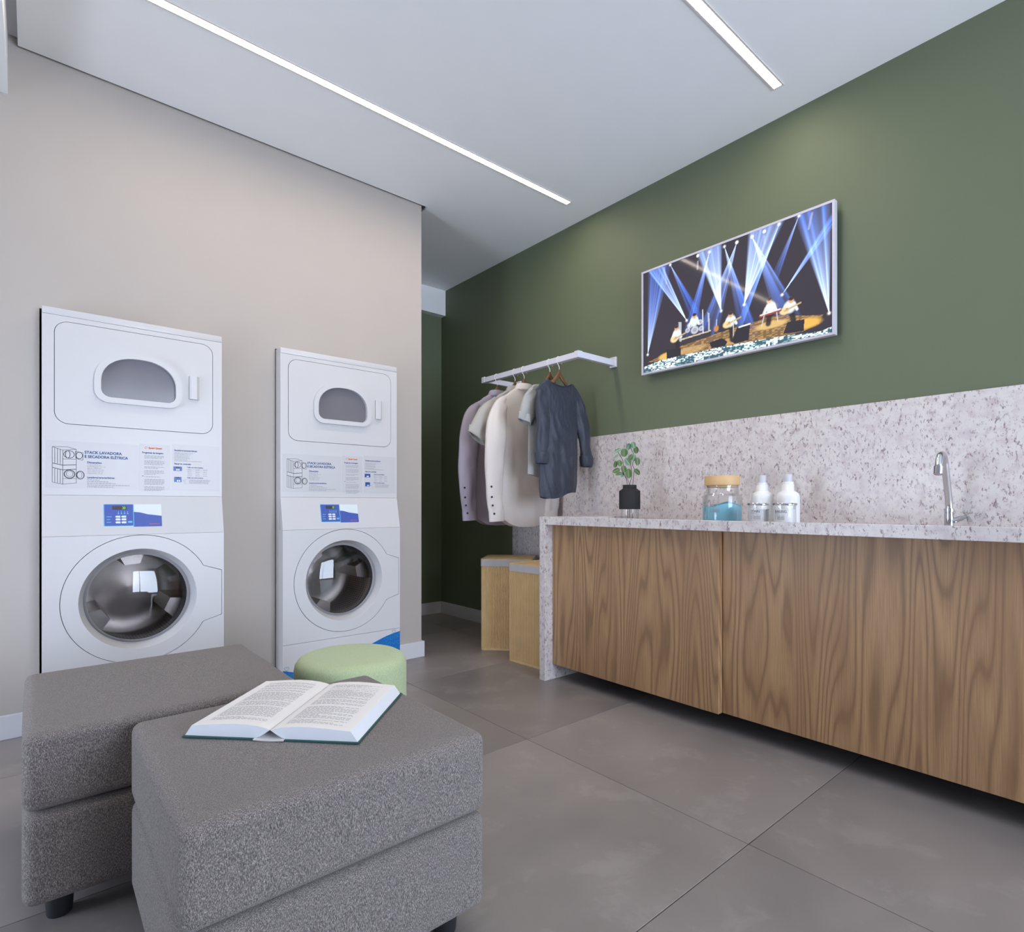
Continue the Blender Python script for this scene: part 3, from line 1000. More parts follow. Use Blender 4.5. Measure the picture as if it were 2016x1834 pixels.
        if gtr:
            put(ell(gtr[0], gtr[1], .022, .03), s2l((226, 202, 150)))
            put(ell(gtr[0] + .012, gtr[1] + .008, .007, .011), s2l((130, 100, 66)))
            put(seg(gtr, (gtr[0] + .072, gtr[1] + .035), .007), s2l((190, 165, 120)))
    player((.218, .365), (.22, .305), .023, (.226, .17), (.203, .262))
    player((.327, .432), (.326, .385), .022)
    player((.53, .352), (.53, .298), .025, (.538, .13), (.511, .272))
    player((.724, .381), (.731, .32), .022, (.72, .19))
    player((.826, .335), (.82, .285), .027, (.836, .17), (.796, .26))
    put(seg((.682, .268), (.776, .278), .013), s2l((150, 60, 60)))
    put(seg((.682, .276), (.776, .287), .006), s2l((225, 220, 215)))
    for a, b in (((.70, .265), (.688, .18)), ((.76, .265), (.765, .19)), ((.705, .33), (.69, .27)), ((.455, .34), (.452, .25)), ((.545, .12), (.545, .3))):
        put(seg(a, b, .005), s2l((205, 200, 190)), .8)
    put(ell(.452, .262, .013, .028), s2l((190, 130, 70)))
    for p in ([(.156, .178), (.246, .164), (.246, .09), (.156, .09)], [(.414, .149), (.484, .165), (.513, .12), (.501, .087), (.426, .094)],
              [(.535, .112), (.563, .221), (.631, .224), (.623, .092), (.552, .085)], [(.79, .075), (.81, .165), (.885, .154), (.882, .062)]):
        put(poly(p), s2l((46, 44, 50)))
    put(seg((.575, .222), (.63, .228), .006), (1, 1, 1))
    # front rows in cold light
    front = poly([(0, 0), (0, .06), (.118, .092), (.501, .085), (.79, .058), (.943, .03), (1, .045), (1, 0)])
    put(front, s2l((66, 92, 106)))
    spk = rs.rand(nh // 2 + 1, nw // 4 + 1).repeat(2, 0).repeat(4, 1)[:nh, :nw]
    big = rs.rand(nh // 8 + 1, nw // 24 + 1).repeat(8, 0).repeat(24, 1)[:nh, :nw]
    put(front * (spk > .42) * (big > .25), s2l((228, 246, 248)))
    put(front * (spk > .3) * (spk <= .42), s2l((128, 176, 186)))
    return np.clip(img, 0, 1.5)

TVY0, TVY1, TVZ0, TVZ1 = 1.042, 2.137, 1.795, 2.424
tv = thing('television', 'flat television with silver frame showing a blue-lit concert, hung on the green wall', 'television', (2.846, (TVY0 + TVY1) / 2, TVZ0))
hw, hz = (TVY1 - TVY0) / 2, TVZ1 - TVZ0
FB = .011
part('frame', boxes((0, .03, -hw, hw, 0, FB), (0, .03, -hw, hw, hz - FB, hz), (0, .03, -hw, -hw + FB, FB, hz - FB), (0, .03, hw - FB, hw, FB, hz - FB)), 'tv_frame', tv)
part('back_panel', boxes((.006, .03, -hw + FB, hw - FB, FB, hz - FB)), 'tv_back', tv)
part('wall_bracket', boxes((.03, .0595, -.2, .2, .15, .45)), 'tv_back', tv)
NW, NH = 440, 250
vid = tv_picture(NW, NH)
me = bpy.data.meshes.new('screen')
yy, zz = np.meshgrid(np.linspace(hw - FB, -hw + FB, NW + 1), np.linspace(FB, hz - FB, NH + 1))
co = np.stack([np.full(yy.shape, .004), yy, zz], -1).reshape(-1, 3)
jj, ii = np.meshgrid(np.arange(NH), np.arange(NW), indexing='ij')
a0 = (jj * (NW + 1) + ii).ravel()
quads = np.stack([a0, a0 + 1, a0 + NW + 2, a0 + NW + 1], -1)
me.vertices.add(len(co)); me.vertices.foreach_set('co', co.ravel())
me.loops.add(quads.size); me.loops.foreach_set('vertex_index', quads.ravel())
me.polygons.add(len(quads)); me.polygons.foreach_set('loop_start', np.arange(len(quads)) * 4)
me.update(calc_edges=True)
at = me.color_attributes.new('picture', 'FLOAT_COLOR', 'POINT')
up = np.ones((NH + 1, NW + 1, 4), np.float32)
up[:NH, :NW, :3] = vid; up[NH, :NW, :3] = vid[-1]; up[:, NW] = up[:, NW - 1]
at.data.foreach_set('color', up.ravel())
t = NT('screen_picture')
an = t.n('ShaderNodeAttribute', attribute_name='picture')
t.col((.015, .015, .018)); t.set(Roughness=.06); t.p.inputs['Specular IOR Level'].default_value = .1
t.l(an.outputs['Color'], t.p.inputs['Emission Color'])
t.p.inputs['Emission Strength'].default_value = 1.15
link_mesh('screen', me, t.m, tv)

# ------------------------------------------------------------------ ottomans, pouf, book
def soft_box(x0, x1, y0, y1, z0, z1, r, puff):
    bm = bmesh.new()
    add_box(bm, x0, x1, y0, y1, z0, z1)
    bmesh.ops.subdivide_edges(bm, edges=bm.edges[:], cuts=7, use_grid_fill=True)
    cx, cy, cz = (x0 + x1) / 2, (y0 + y1) / 2, (z0 + z1) / 2
    hx, hy, hz_ = (x1 - x0) / 2, (y1 - y0) / 2, (z1 - z0) / 2
    bm.normal_update()
    edges = [e for e in bm.edges if len(e.link_faces) == 2 and e.link_faces[0].normal.dot(e.link_faces[1].normal) < .5]
    bmesh.ops.bevel(bm, geom=edges, offset=r, segments=5, profile=.5, affect='EDGES', clamp_overlap=True)
    for v in bm.verts:
        a, b, c = (v.co.x - cx) / hx, (v.co.y - cy) / hy, (v.co.z - cz) / hz_
        if abs(c) > .98:
            v.co.z += math.copysign(puff, c) * (1 - a * a) * (1 - b * b) * (1 if c > 0 else 0)
        if abs(a) > .98:
            v.co.x += math.copysign(puff * .6, a) * (1 - b * b) * (1 - c * c)
        if abs(b) > .98:
            v.co.y += math.copysign(puff * .6, b) * (1 - a * a) * (1 - c * c)
    return bm

def ottoman(x0, x1, y0, y1, label):
    t = thing('ottoman', label, 'ottoman', ((x0 + x1) / 2, (y0 + y1) / 2, 0), 0, 'square grey ottomans')
    hx, hy = (x1 - x0) / 2, (y1 - y0) / 2
    part('base_cushion', soft_box(-hx, hx, -hy, hy, .062, .283, .026, .002), 'tweed', t, smooth=180)
    part('seat_cushion', soft_box(-hx, hx, -hy, hy, .285, .468, .03, .004), 'tweed', t, smooth=180)
    for sx in (-1, 1):
        for sy in (-1, 1):
            part('foot', lathe([(.024, 0), (.026, .004), (.03, .06), (.03, .066)], 20, c=(sx * (hx - .07), sy * (hy - .07), 0), cap0=True, cap1=True), 'black_foot', t, smooth=40)
ottoman(.183, .812, 1.052, 1.668, 'near grey tweed ottoman with an open book lying on it')
ottoman(-.020, .622, 1.712, 2.352, 'far grey tweed ottoman standing before the left washing machine')

po = lathe([(.06, 0), (.2, 0), (.208, .008), (.2105, .04), (.2105, .375), (.207, .395), (.198, .409), (.184, .417), (.16, .4205), (.08, .4225), (.002, .423)], 56, cap0=True)
tag(part('pouf', po, 'pouf', loc=(.9457, 2.085, 0), smooth=50), 'round pale green felt pouf in front of the right washing machine', 'pouf')

bk = thing('open_book', 'thick open book with green cover, lying on the near ottoman', 'book', (.523, 1.438, .4722), math.atan2(-.296, .291))
BW, BH = .2075, .1685
part('cover_board', rbox(-BW, -.034, -BH, BH, 0, .003, .0008, 1), 'cover', bk)
part('cover_board', rbox(.034, BW, -BH, BH, 0, .003, .0008, 1), 'cover', bk)
sp = bmesh.new()
sec = [(.036 * math.sin(a), .0005 + .004 * (1 - math.cos(a)) * 0 + .0012 + .002 * math.sin(a) ** 2) for a in [(-.5 + k / 10) * math.pi for k in range(11)]]
lo_ = [[sp.verts.new((x, y, z)) for x, z in sec] for y in (-BH - .004, BH + .004)]
up_ = [[sp.verts.new((x, y, z - .0018)) for x, z in sec] for y in (-BH - .004, BH + .004)]
for rows in (lo_, up_):
    for i in range(10):
        sp.faces.new((rows[0][i], rows[0][i + 1], rows[1][i + 1], rows[1][i]))
part('spine', sp, 'page', bk)
TOPC = [(.0, .0225), (.012, .0262), (.03, .0298), (.055, .0322), (.085, .0330), (.115, .0318), (.145, .0295), (.168, .0275), (.187, .0262)]
def page_z(a):
    for (x0, z0), (x1, z1) in zip(TOPC, TOPC[1:]):
        if a <= x1:
            return z0 + (z1 - z0) * (a - x0) / (x1 - x0)
    return TOPC[-1][1]
for sgn in (-1, 1):
    b = bmesh.new()
    k_ = 1.0 if sgn < 0 else .97
    sect = [(a, z * k_) for a, z in TOPC] + [(.203, .0032), (.036, .0032), (.026, .0062), (.016, .0115), (.007, .0175)]
    rows = [[b.verts.new((sgn * a, y, z)) for a, z in sect] for y in (-BH + .006, BH - .006)]
    n = len(sect)
    for i in range(n):
        b.faces.new((rows[0][i], rows[0][(i + 1) % n], rows[1][(i + 1) % n], rows[1][i]))
    b.faces.new(rows[0]); b.faces.new(rows[1])
    bmesh.ops.recalc_face_normals(b, faces=b.faces)
    pg = part('page_block', b, 'page', bk)
    pg.data.materials.append(M['page_edge'])
    for p_ in pg.data.polygons:
        c = p_.center
        if not (p_.normal.z > .75):
            p_.material_index = 1
    # lines of print follow the curve of the page
    b = bmesh.new()
    rnd = random.Random(11 + sgn)
    y = BH - .034
    while y > -BH + .03:
        gap = rnd.random() < .16
        x, xe = .026, .026 + (.135 if rnd.random() > .25 else rnd.uniform(.05, .12))
        if not gap:
            while x < xe:
                L = min(rnd.uniform(.004, .014), xe - x)
                q = [(x, y), (x + L, y), (x + L, y + .0017), (x, y + .0017)]
                b.faces.new([b.verts.new((sgn * (xx if sgn > 0 else .187 - xx), yy_, page_z(xx if sgn > 0 else .187 - xx) * k_ + .0004)) for xx, yy_ in q])
                x += L + .0025
        y -= .0062
    part('print', b, 'ink', pg)['kind'] = 'stuff'

# ------------------------------------------------------------------ clothes rail, hangers, garments
XB, ZB = 2.565, 1.943
rk = thing('clothes_rail', 'white square-tube clothes rail fixed to the green wall', 'clothes rail', (XB, 2.385, 1.907))
part('rail', rbox(-.0175, .0175, .0, .975, 0, .036, .001, 1), 'bar', rk)
for y in (.0, .945):
    part('arm', rbox(.0175, .325, y, y + .028, .001, .039, .001, 1), 'bar', rk)
    part('end_cap', rbox(-.02, .0175, y - .003, y + .031, -.001, .041, .001, 1), 'bar', rk)
    part('wall_plate', rbox(.325, .3405, y - .012, y + .04, -.008, .058, .001, 1), 'bar', rk)

HOOKS = [3.198, 3.000, 2.904, 2.652, 2.566]
HL = ['holding the lilac shirt, farthest along the rail', 'holding the grey short-sleeved shirt', 'holding the ivory shirt', 'holding the pale grey linen top', 'holding the dark blue blouse, nearest the rail end']
def make_hanger():
    t = thing('clothes_hanger', '', 'hanger', (XB, 0, ZB), 0, 'wooden hangers on the rail')
    pts = [(0, 0, -.094), (0, 0, -.064), (-.008, 0, -.05), (-.0225, 0, -.03), (-.0225, 0, -.008), (-.012, 0, .003), (.008, 0, .003), (.0205, 0, -.004), (.0225, 0, -.03), (.024, 0, -.04)]
    part('hook', tube(smooth_path(pts, 5), .0022, 8), 'hook', t, smooth=60)
    b = bmesh.new()
    rings = []
    for k in range(-14, 15):
        a = k / 14
        x = .195 * a
        z = -.100 - .166 * abs(a) ** .8 - .008 * a * a
        hz_ = .014 * (1 - .35 * abs(a)) + .010 * math.exp(-(a / .16) ** 2)
        hy = .006 + .003 * abs(a) ** 1.4
        rings.append([b.verts.new((x, hy * c, z + hz_ * s)) for c, s in ((-1, -.8), (-1, .7), (-.5, 1), (.5, 1), (1, .7), (1, -.8), (.4, -1), (-.4, -1))])
    for p, q in zip(rings, rings[1:]):
        for i in range(8):
            b.faces.new((p[i], p[(i + 1) % 8], q[(i + 1) % 8], q[i]))
    b.faces.new(rings[0]); b.faces.new(rings[-1])
    part('shoulder_bar', b, 'hanger', t, smooth=50)
    return t
h0 = make_hanger()
for k, y in enumerate(HOOKS):
    h = h0 if k == 0 else copy_tree(h0)
    h.location.y = y
    h['label'] = 'wooden hanger with white wire hook ' + HL[k]

def lerp_tab(tab, x):
    if x <= tab[0][0]:
        return tab[0][1]
    for (a, va), (b, vb) in zip(tab, tab[1:]):
        if x <= b:
            f = (x - a) / (b - a)
            f = f * f * (3 - 2 * f) * .5 + f * .5
            return va + (vb - va) * f
    return tab[-1][1]

def garment_body(hem, top, width, depth, fold, seed, z0, xoff=0.0, neck=.06, ns=44, nt=56):
    """two facing sheets of cloth joined at sides and shoulders; hem(x), top table by |x|, half width and depth tables by height fraction"""
    bm = bmesh.new()
    grids = []
    for side in (-1, 1):
        g = []
        for j in range(nt + 1):
            t_ = j / nt
            row = []
            for i in range(ns + 1):
                s = -math.cos(math.pi * i / ns)
                w = lerp_tab(width, t_)
                x = s * w
                zt, zh = lerp_tab(top, abs(x)), hem(x)
                z = zh + t_ * (zt - zh)
                d = lerp_tab(depth, t_) * max(0, 1 - abs(s) ** 2.6) ** .5
                dip = fold * (1 - t_ ** 4) * (1 - abs(s) ** 4)
                nz_ = noise.noise(Vector((x * 11 + seed, z * 2.2 + side * 5, seed * 1.7)))
                n2 = noise.noise(Vector((x * 26 + seed * 2 + z * 9, z * 9, seed + side)))
                y = side * d + dip * (nz_ * 1.4 + n2 * .6)
                row.append(bm.verts.new((xoff * (1 - t_) + x + .004 * n2 * (1 - t_), y, z - z0)))
            g.append(row)
        grids.append(g)
        for j in range(nt):
            for i in range(ns):
                bm.faces.new((g[j][i], g[j][i + 1], g[j + 1][i + 1], g[j + 1][i]))
    f, b = grids
    for i in range(ns):
        if min(abs(f[nt][i].co.x), abs(f[nt][i + 1].co.x)) > neck:
            bm.faces.new((f[nt][i], f[nt][i + 1], b[nt][i + 1], b[nt][i]))
    bmesh.ops.remove_doubles(bm, verts=bm.verts, dist=.0004)
    return bm

def sleeve(path, ra, rb, z0, fold=.004, seed=1.0, n=20, sub=7, hem_in=True):
    """cloth tube along a path of (x, y, z); ra in the plane of the garment, rb across it, one per path point"""
    P = smooth_path(path, sub)
    A = smooth_path([(r, q, 0) for r, q in zip(ra, rb)], sub)
    bm = bmesh.new()
    rings = []
    for k, p in enumerate(P):
        d = (P[min(k + 1, len(P) - 1)] - P[max(k - 1, 0)])
        d = Vector((d.x, 0, d.z)).normalized()
        e = Vector((d.z, 0, -d.x))
        ring = []
        for i in range(n):
            a = 2 * math.pi * i / n
            w = noise.noise(Vector((math.cos(a) * 1.5 + seed, math.sin(a) * 1.5, k * .16))) * fold
            q = p + e * (A[k].x + w) * math.cos(a) + Vector((0, 1, 0)) * (A[k].y + w * 1.5) * math.sin(a)
            ring.append(bm.verts.new((q.x, q.y, q.z - z0)))
        rings.append(ring)
    if hem_in:
        c = sum((v.co for v in rings[-1]), Vector()) / n
        rings.append([bm.verts.new(c + (v.co - c) * .93) for v in rings[-1]])
        rings.append([bm.verts.new(c + (v.co - c) * .9 + Vector((0, 0, .05))) for v in rings[-2]])
    for p, q in zip(rings, rings[1:]):
        for i in range(n):
            bm.faces.new((p[i], p[(i + 1) % n], q[(i + 1) % n], q[i]))
    bm.faces.new(rings[0])
    return bm

def collar_bm(z, rx, ry, h, z0):
    bm = bmesh.new()
    rings = []
    for sx, dz in ((1.0, -.012), (.97, h * .55), (.93, h), (1.0, h * 1.02), (1.14, h * .45), (1.24, -.006)):
        ring = []
        for i in range(25):
            a = math.radians(112 + 316 * i / 24)
            ring.append(bm.verts.new((rx * sx * math.cos(a), ry * sx * math.sin(a), z - z0 + dz - .012 * (1 + math.sin(a)) * .5)))
        rings.append(ring)
    for p, q in zip(rings, rings[1:]):
        for i in range(24):
            bm.faces.new((p[i], p[i + 1], q[i + 1], q[i]))
    return bm

def long_shirt(k, label, mat, hemz, seed):
    z0 = hemz
    t = thing('shirt', label, 'shirt', (XB, HOOKS[k], z0))
    hem = lambda x: hemz + .095 * min(1, (abs(x) / .235)) ** 3.0
    top = [(0, 1.806), (.06, 1.800), (.10, 1.775), (.16, 1.735), (.21, 1.70), (.25, 1.655)]
    bd = garment_body(hem, top, [(0, .262), (.25, .262), (.55, .235), (.78, .222), (.92, .215), (1, .205)],
                      [(0, .034), (.3, .04), (.7, .042), (.9, .032), (1, .014)], .007, seed, z0, neck=.055)
    part('body', bd, mat, t, smooth=180, recalc=False)
    for sg in (-1, 1):
        yo = -.034
        kx = 1.0 if sg < 0 else .82
        path = [(sg * kx * .165, -.002, 1.70), (sg * kx * .212, -.008, 1.645), (sg * kx * .250, -.022, 1.545), (sg * kx * .278, yo, 1.40), (sg * kx * .290, yo, 1.24), (sg * kx * .284, yo, 1.05), (sg * kx * .270, yo, .955)]
        part('sleeve', sleeve(path, [.030, .056, .076, .080, .072, .064, .06], [.014, .022, .032, .038, .036, .03, .027], z0, .008, seed + sg, 24, hem_in=False), mat, t, smooth=180, recalc=False)
        cf = part('cuff', sleeve([(sg * kx * .271, yo, .962), (sg * kx * .268, yo, .925), (sg * kx * .2665, yo, .895)], [.0615, .0615, .060], [.029, .030, .029], z0, .003, seed, 24, 3), mat, t, smooth=70, recalc=False)
        if sg < 0:
            for bx, bz in ((-.331, 1.118), (-.328, 1.052), (-.321, .998), (-.308, .945)):
                part('button', lathe([(.0045, .0), (.0068, .001), (.0068, -.0022), (.0045, -.003), (.002, -.002), (.0004, -.002)], 14, c=(bx, yo - .0255, bz - z0), axis='Y'), 'button', cf, smooth=50)
            pl_ = bmesh.new()
            vs = [(-.346, 1.132), (-.337, 1.142), (-.322, 1.13), (-.316, 1.04), (-.305, .975), (-.312, .965), (-.332, .985)]
            a_ = [pl_.verts.new((x, yo - .0225 + .14 * max(0, -.318 - x), z - z0)) for x, z in vs]
            pl_.faces.new(a_)
            part('sleeve_placket', pl_, mat, t)
    part('collar', collar_bm(1.792, .066, .036, .034, z0), mat, t, smooth=60)
    return t

M['button'] = plain('dark_button', (40, 40, 46), .3)
M['lilac'] = cloth('lilac_cotton', (186, 176, 190), .25)
M['grey_shirt'] = cloth('warm_grey_cotton', (192, 188, 182), 0)
M['ivory'] = cloth('ivory_striped_cotton', (236, 228, 222), .18)
M['linen'] = cloth('pale_grey_linen', (190, 190, 188), .1, grain=500, var=.18)
M['navy'] = cloth('dark_blue_satin', (42, 47, 62), 0, .56, .12, 700, .12, 0, .028)

long_shirt(0, 'lilac-grey long-sleeved shirt with dark cuff buttons, leftmost on the rail', 'lilac', .855, 3.1)
long_shirt(2, 'ivory finely striped long-sleeved shirt with dark cuff buttons, middle of the rail', 'ivory', .852, 8.4)

# grey short-sleeved shirt between the two long ones
z0 = 1.02
t = thing('shirt', 'warm grey short-sleeved shirt between the lilac and the ivory shirt', 'shirt', (XB, HOOKS[1], z0))
part('body', garment_body(lambda x: z0 + .03 * abs(x) / .2, [(0, 1.806), (.06, 1.798), (.12, 1.765), (.2, 1.71), (.25, 1.66)], [(0, .215), (.6, .215), (.9, .215), (1, .212)],
                          [(0, .03), (.6, .034), (.9, .026), (1, .012)], .006, 5.5, z0, neck=.055), 'grey_shirt', t, smooth=180, recalc=False)
for sg in (-1, 1):
    part('sleeve', sleeve([(q * (sg if sg < 0 else .62), y_, z_) for q, y_, z_ in ((.16, -.003, 1.705), (.215, -.010, 1.64), (.285, -.022, 1.545), (.356, -.03, 1.435))], [.035, .066, .084, .078], [.02, .03, .034, .032], z0, .012, 2.2, 24), 'grey_shirt', t, smooth=180, recalc=False)
part('collar', collar_bm(1.792, .066, .034, .034, z0), 'grey_shirt', t, smooth=60)

# pale grey linen top, mostly behind the blouse
z0 = 1.165
t = thing('linen_top', 'pale grey linen short-sleeved top half hidden behind the dark blouse', 'top', (XB, HOOKS[3], z0))
part('body', garment_body(lambda x: z0 + .03 * (abs(x) / .19), [(0, 1.772), (.09, 1.772), (.14, 1.765), (.17, 1.735), (.2, 1.70)], [(0, .192), (.5, .186), (.9, .182), (1, .178)],
                          [(0, .026), (.6, .028), (.9, .02), (1, .01)], .005, 9.1, z0, neck=.095), 'linen', t, smooth=180, recalc=False)
for sg in (-1, 1):
    part('sleeve', sleeve([(sg * .135, -.004, 1.725), (sg * .17, -.008, 1.66), (sg * .2, -.012, 1.59), (sg * .227, -.014, 1.515)], [.035, .058, .060, .056], [.016, .022, .026, .027], z0, .01, 4.2, 24), 'linen', t, smooth=180, recalc=False)

# dark satin blouse with turned-up cuffs
z0 = 1.052
t = thing('blouse', 'dark navy satin blouse with turned-up cuffs, rightmost on the rail', 'blouse', (XB, HOOKS[4], z0))
nb = garment_body(lambda x: z0 + .03 * max(0, x / .16) + .012 * math.sin(x * 20), [(0, 1.760), (.09, 1.768), (.115, 1.788), (.15, 1.762), (.2, 1.715), (.24, 1.67)],
                  [(0, .158), (.08, .166), (.35, .172), (.6, .166), (.75, .168), (.9, .19), (1, .205)],
                  [(0, .026), (.3, .034), (.7, .036), (.9, .024), (1, .011)], .0135, 14.0, z0, xoff=-.008, neck=.11, ns=60, nt=80)
part('body', nb, 'navy', t, smooth=180, recalc=False)
for sg in (-1, 1):
    xa, xb, x1, x2, x3 = (-.158, -.163, -.172, -.181, -.186) if sg < 0 else (.160, .186, .208, .232, .246)
    yo = -.036 if sg < 0 else -.008
    part('sleeve', sleeve([(xa, -.003, 1.715), (xb, yo * .5, 1.635), (x1, yo, 1.53), (x2, yo, 1.42), (x3, yo, 1.315)], [.032, .051, .052, .050, .046], [.012, .021, .027, .027, .025], z0, .009, 6.0 + sg, 26, hem_in=False), 'navy', t, smooth=180, recalc=False)
    part('cuff', sleeve([(x3, yo, 1.332), (x3, yo, 1.318), (x3 + .001, yo, 1.27), (x3 + .001, yo, 1.254)], [.045, .054, .054, .048], [.027, .035, .035, .03], z0, .006, 8.0, 26, 4), 'navy', t, smooth=180, recalc=False)
nk = bmesh.new()
add_tube(nk, smooth_path([(-.112, .0, 1.787 - z0), (-.06, -.017, 1.766 - z0), (0, -.019, 1.757 - z0), (.06, -.017, 1.766 - z0), (.112, 0, 1.787 - z0)], 5), .0035, 6)
part('neck_binding', nk, 'navy', t, smooth=60)

# ------------------------------------------------------------------ laundry hampers
def hamper(loc, rot, w, d, label):
    """origin at the front left corner; w along local x, d along local y"""
    t = thing('laundry_hamper', label, 'hamper', loc, rot, 'bamboo hampers beside the counter')
    def loop(inset, r, step):
        base = rrect(inset, w - inset, inset, d - inset, r, 10)
        out = []
        L, acc = 0, 0
        n = len(base)
        seg = [(base[i], base[(i + 1) % n]) for i in range(n)]
        tot = sum(math.dist(a, b) for a, b in seg)
        m = int(tot / step)
        st = tot / m
        cur, i, pos = 0.0, 0, 0.0
        for k in range(m):
            target = k * st
            while cur + math.dist(*seg[i]) < target:
                cur += math.dist(*seg[i]); i += 1
            f = (target - cur) / (math.dist(*seg[i]) or 1)
            (ax, ay), (bx, by) = seg[i]
            out.append((ax + (bx - ax) * f, ay + (by - ay) * f))
        return out
    bm = bmesh.new()
    pts = loop(.006, .024, .0018)
    m = len(pts) // 6 * 6
    pts = pts[:m]
    cx, cy = w / 2, d / 2
    rings = []
    for z in (.012, .582):
        ring = []
        for k in range(m):
            x, y = pts[k]
            a, b = pts[(k - 2) % m], pts[(k + 2) % m]
            nx, ny = b[1] - a[1], -(b[0] - a[0])
            L = math.hypot(nx, ny) or 1
            o = (-.001, .0026, .0034, .0034, .0026, -.001)[k % 6]
            ring.append(bm.verts.new((x + nx / L * o, y + ny / L * o, z)))
        rings.append(ring)
    groove = []
    for k in range(m):
        f = bm.faces.new((rings[0][k], rings[0][(k + 1) % m], rings[1][(k + 1) % m], rings[1][k]))
        f.material_index = 1 if k % 6 in (5, 4) else 0
    so = part('slat_weave', bm, 'bamboo', t)
    so.data.materials.append(M['bamboo_shade'])
    so['kind'] = 'stuff'
    def slab(name, inset, r, z0, z1, mat, hole=None):
        lp = [rrect(inset, w - inset, inset, d - inset, r, 8)]
        if hole:
            lp.append(rrect(hole, w - hole, hole, d - hole, max(r - hole, .004), 8))
        b = plate(lp, 0, z1 - z0)
        for v in b.verts:
            v.co = Vector((v.co.x, v.co.z, z0 + v.co.y))
        return part(name, b, mat, t)
    slab('base_trim', .003, .026, .0, .013, 'bamboo')
    slab('rim', .0, .028, .578, .6235, 'rim')
    lid = slab('lid', .001, .027, .6235, .6285, 'bamboo')
    b = bmesh.new()
    y = .03
    while y < d - .03:
        add_box(b, .024, w - .024, y, y + .0055, .6285, .6297)
        y += .0075
    part('lid_slats', b, 'bamboo', lid)['kind'] = 'stuff'
hamper((2.358, 3.128, 0), math.atan2(-.70, .66), .362, .352, 'bamboo hamper with grey rim, turned askew against the wall')
hamper((2.337, 2.812, 0), math.radians(-86.5), .385, .38, 'bamboo hamper with grey rim, nearer one touching the granite side panel')

# ------------------------------------------------------------------ things on the worktop
def facing(x, y):
    return math.atan2(-x, y)

vx, vy = 2.62, 2.05
vs = thing('vase', 'clear glass vase wearing a black shouldered sleeve, on the worktop', 'vase', (vx, vy, ZTOP), -YAW)
part('sleeve', lathe([(.0515, .067), (.06, .067), (.06, .171), (.039, .186), (.039, .206), (.035, .206), (.035, .184), (.056, .168), (.056, .07)], 40), 'vase', vs, smooth=40)
part('glass', lathe([(.002, 0), (.0515, 0), (.0515, .15), (.0495, .15), (.0495, .008), (.002, .008)], 40), 'jar_glass', vs, smooth=40)

pt = thing('eucalyptus_sprig', 'round-leaved green sprigs standing in the black vase', 'plant', (vx, vy, ZTOP + .01), -YAW)
def st(name, pts, r):
    return part(name, tube(smooth_path([(x, y, z - ZTOP - .01) for x, y, z in pts], 5), r, 6), 'stem', pt, smooth=60)
st('stem', [(-.012, .0, .922), (-.013, 0, 1.05), (-.014, .002, 1.116), (-.018, .006, 1.15), (-.03, .008, 1.18), (-.034, .01, 1.225), (-.039, .008, 1.257), (-.057, .004, 1.291), (-.07, 0, 1.31)], .0016)
st('stem', [(.0, .004, .922), (.001, .004, 1.05), (.001, .004, 1.116), (.008, .0, 1.15), (.012, -.002, 1.174), (.006, -.004, 1.231), (.008, -.004, 1.262)], .0016)
st('stem', [(.016, -.004, .922), (.016, -.003, 1.05), (.018, 0, 1.116), (.024, .004, 1.174), (.027, .004, 1.205), (.018, .006, 1.231), (.021, .006, 1.248), (.027, .004, 1.285), (.012, .002, 1.317), (.006, 0, 1.333)], .0016)
st('stem', [(.001, .006, 1.1), (-.004, .004, 1.13), (-.02, 0, 1.16), (-.045, -.002, 1.185), (-.065, -.002, 1.19)], .0012)
LEAVES = [(-.006, 1.337, .019, 20, .9, 'b'), (.017, 1.344, .02, -20, .85, 'b'), (.037, 1.318, .0205, -5, .85, 'a'), (-.035, 1.301, .0235, 0, 1, 'a'), (-.071, 1.313, .022, 60, .45, 'b'), (-.081, 1.28, .022, 50, .25, 'b'),
          (-.082, 1.235, .019, 10, .7, 'a'), (-.061, 1.241, .019, -10, .85, 'a'), (-.015, 1.248, .024, -35, .75, 'b'), (.004, 1.274, .02, 40, .75, 'a'), (.022, 1.271, .02, 10, .7, 'b'), (.042, 1.251, .0225, -5, .85, 'a'),
          (-.079, 1.198, .0225, 65, .65, 'a'), (-.065, 1.179, .0205, 75, .45, 'a'), (-.039, 1.207, .0205, -15, .9, 'a'), (-.042, 1.179, .02, 25, .5, 'b'), (-.009, 1.182, .027, -5, .8, 'a'), (.041, 1.191, .0245, -55, .65, 'a')]
def leaf_mesh():
    b = bmesh.new()
    rim = []
    n = 14
    c = b.verts.new((0, 0, 0))
    for k in range(n):
        a = 2 * math.pi * k / n
        x, z = .9 * math.cos(a), math.sin(a) - (.08 if math.sin(a) < -.8 else 0)
        rim.append(b.verts.new((x, -.22 * x * x + .05 * z * z, z)))
    mid = [b.verts.new((v.co.x * .55, -.22 * (v.co.x * .55) ** 2, v.co.z * .55)) for v in rim]
    for k in range(n):
        b.faces.new((rim[k], rim[(k + 1) % n], mid[(k + 1) % n], mid[k]))
        b.faces.new((mid[k], mid[(k + 1) % n], c))
    return b
for k, (x, z, r, rot, asp, m_) in enumerate(LEAVES):
    b = leaf_mesh()
    rr = random.Random(k)
    for v in b.verts:
        v.co = Vector((v.co.x * r * asp, v.co.y * r, v.co.z * r))
    o = part('leaf', b, 'leaf_' + m_, pt, smooth=180)
    o.location = (x, rr.uniform(-.022, .004), z - ZTOP - .01)
    o.rotation_euler = (rr.uniform(-.25, .3), math.radians(rot), rr.uniform(-.3, .3))

def bend(b, r):
    for v in b.verts:
        a = v.co.x / r
        rad = r - v.co.y
        v.co = Vector((rad * math.sin(a), -rad * math.cos(a), v.co.z))
    return b

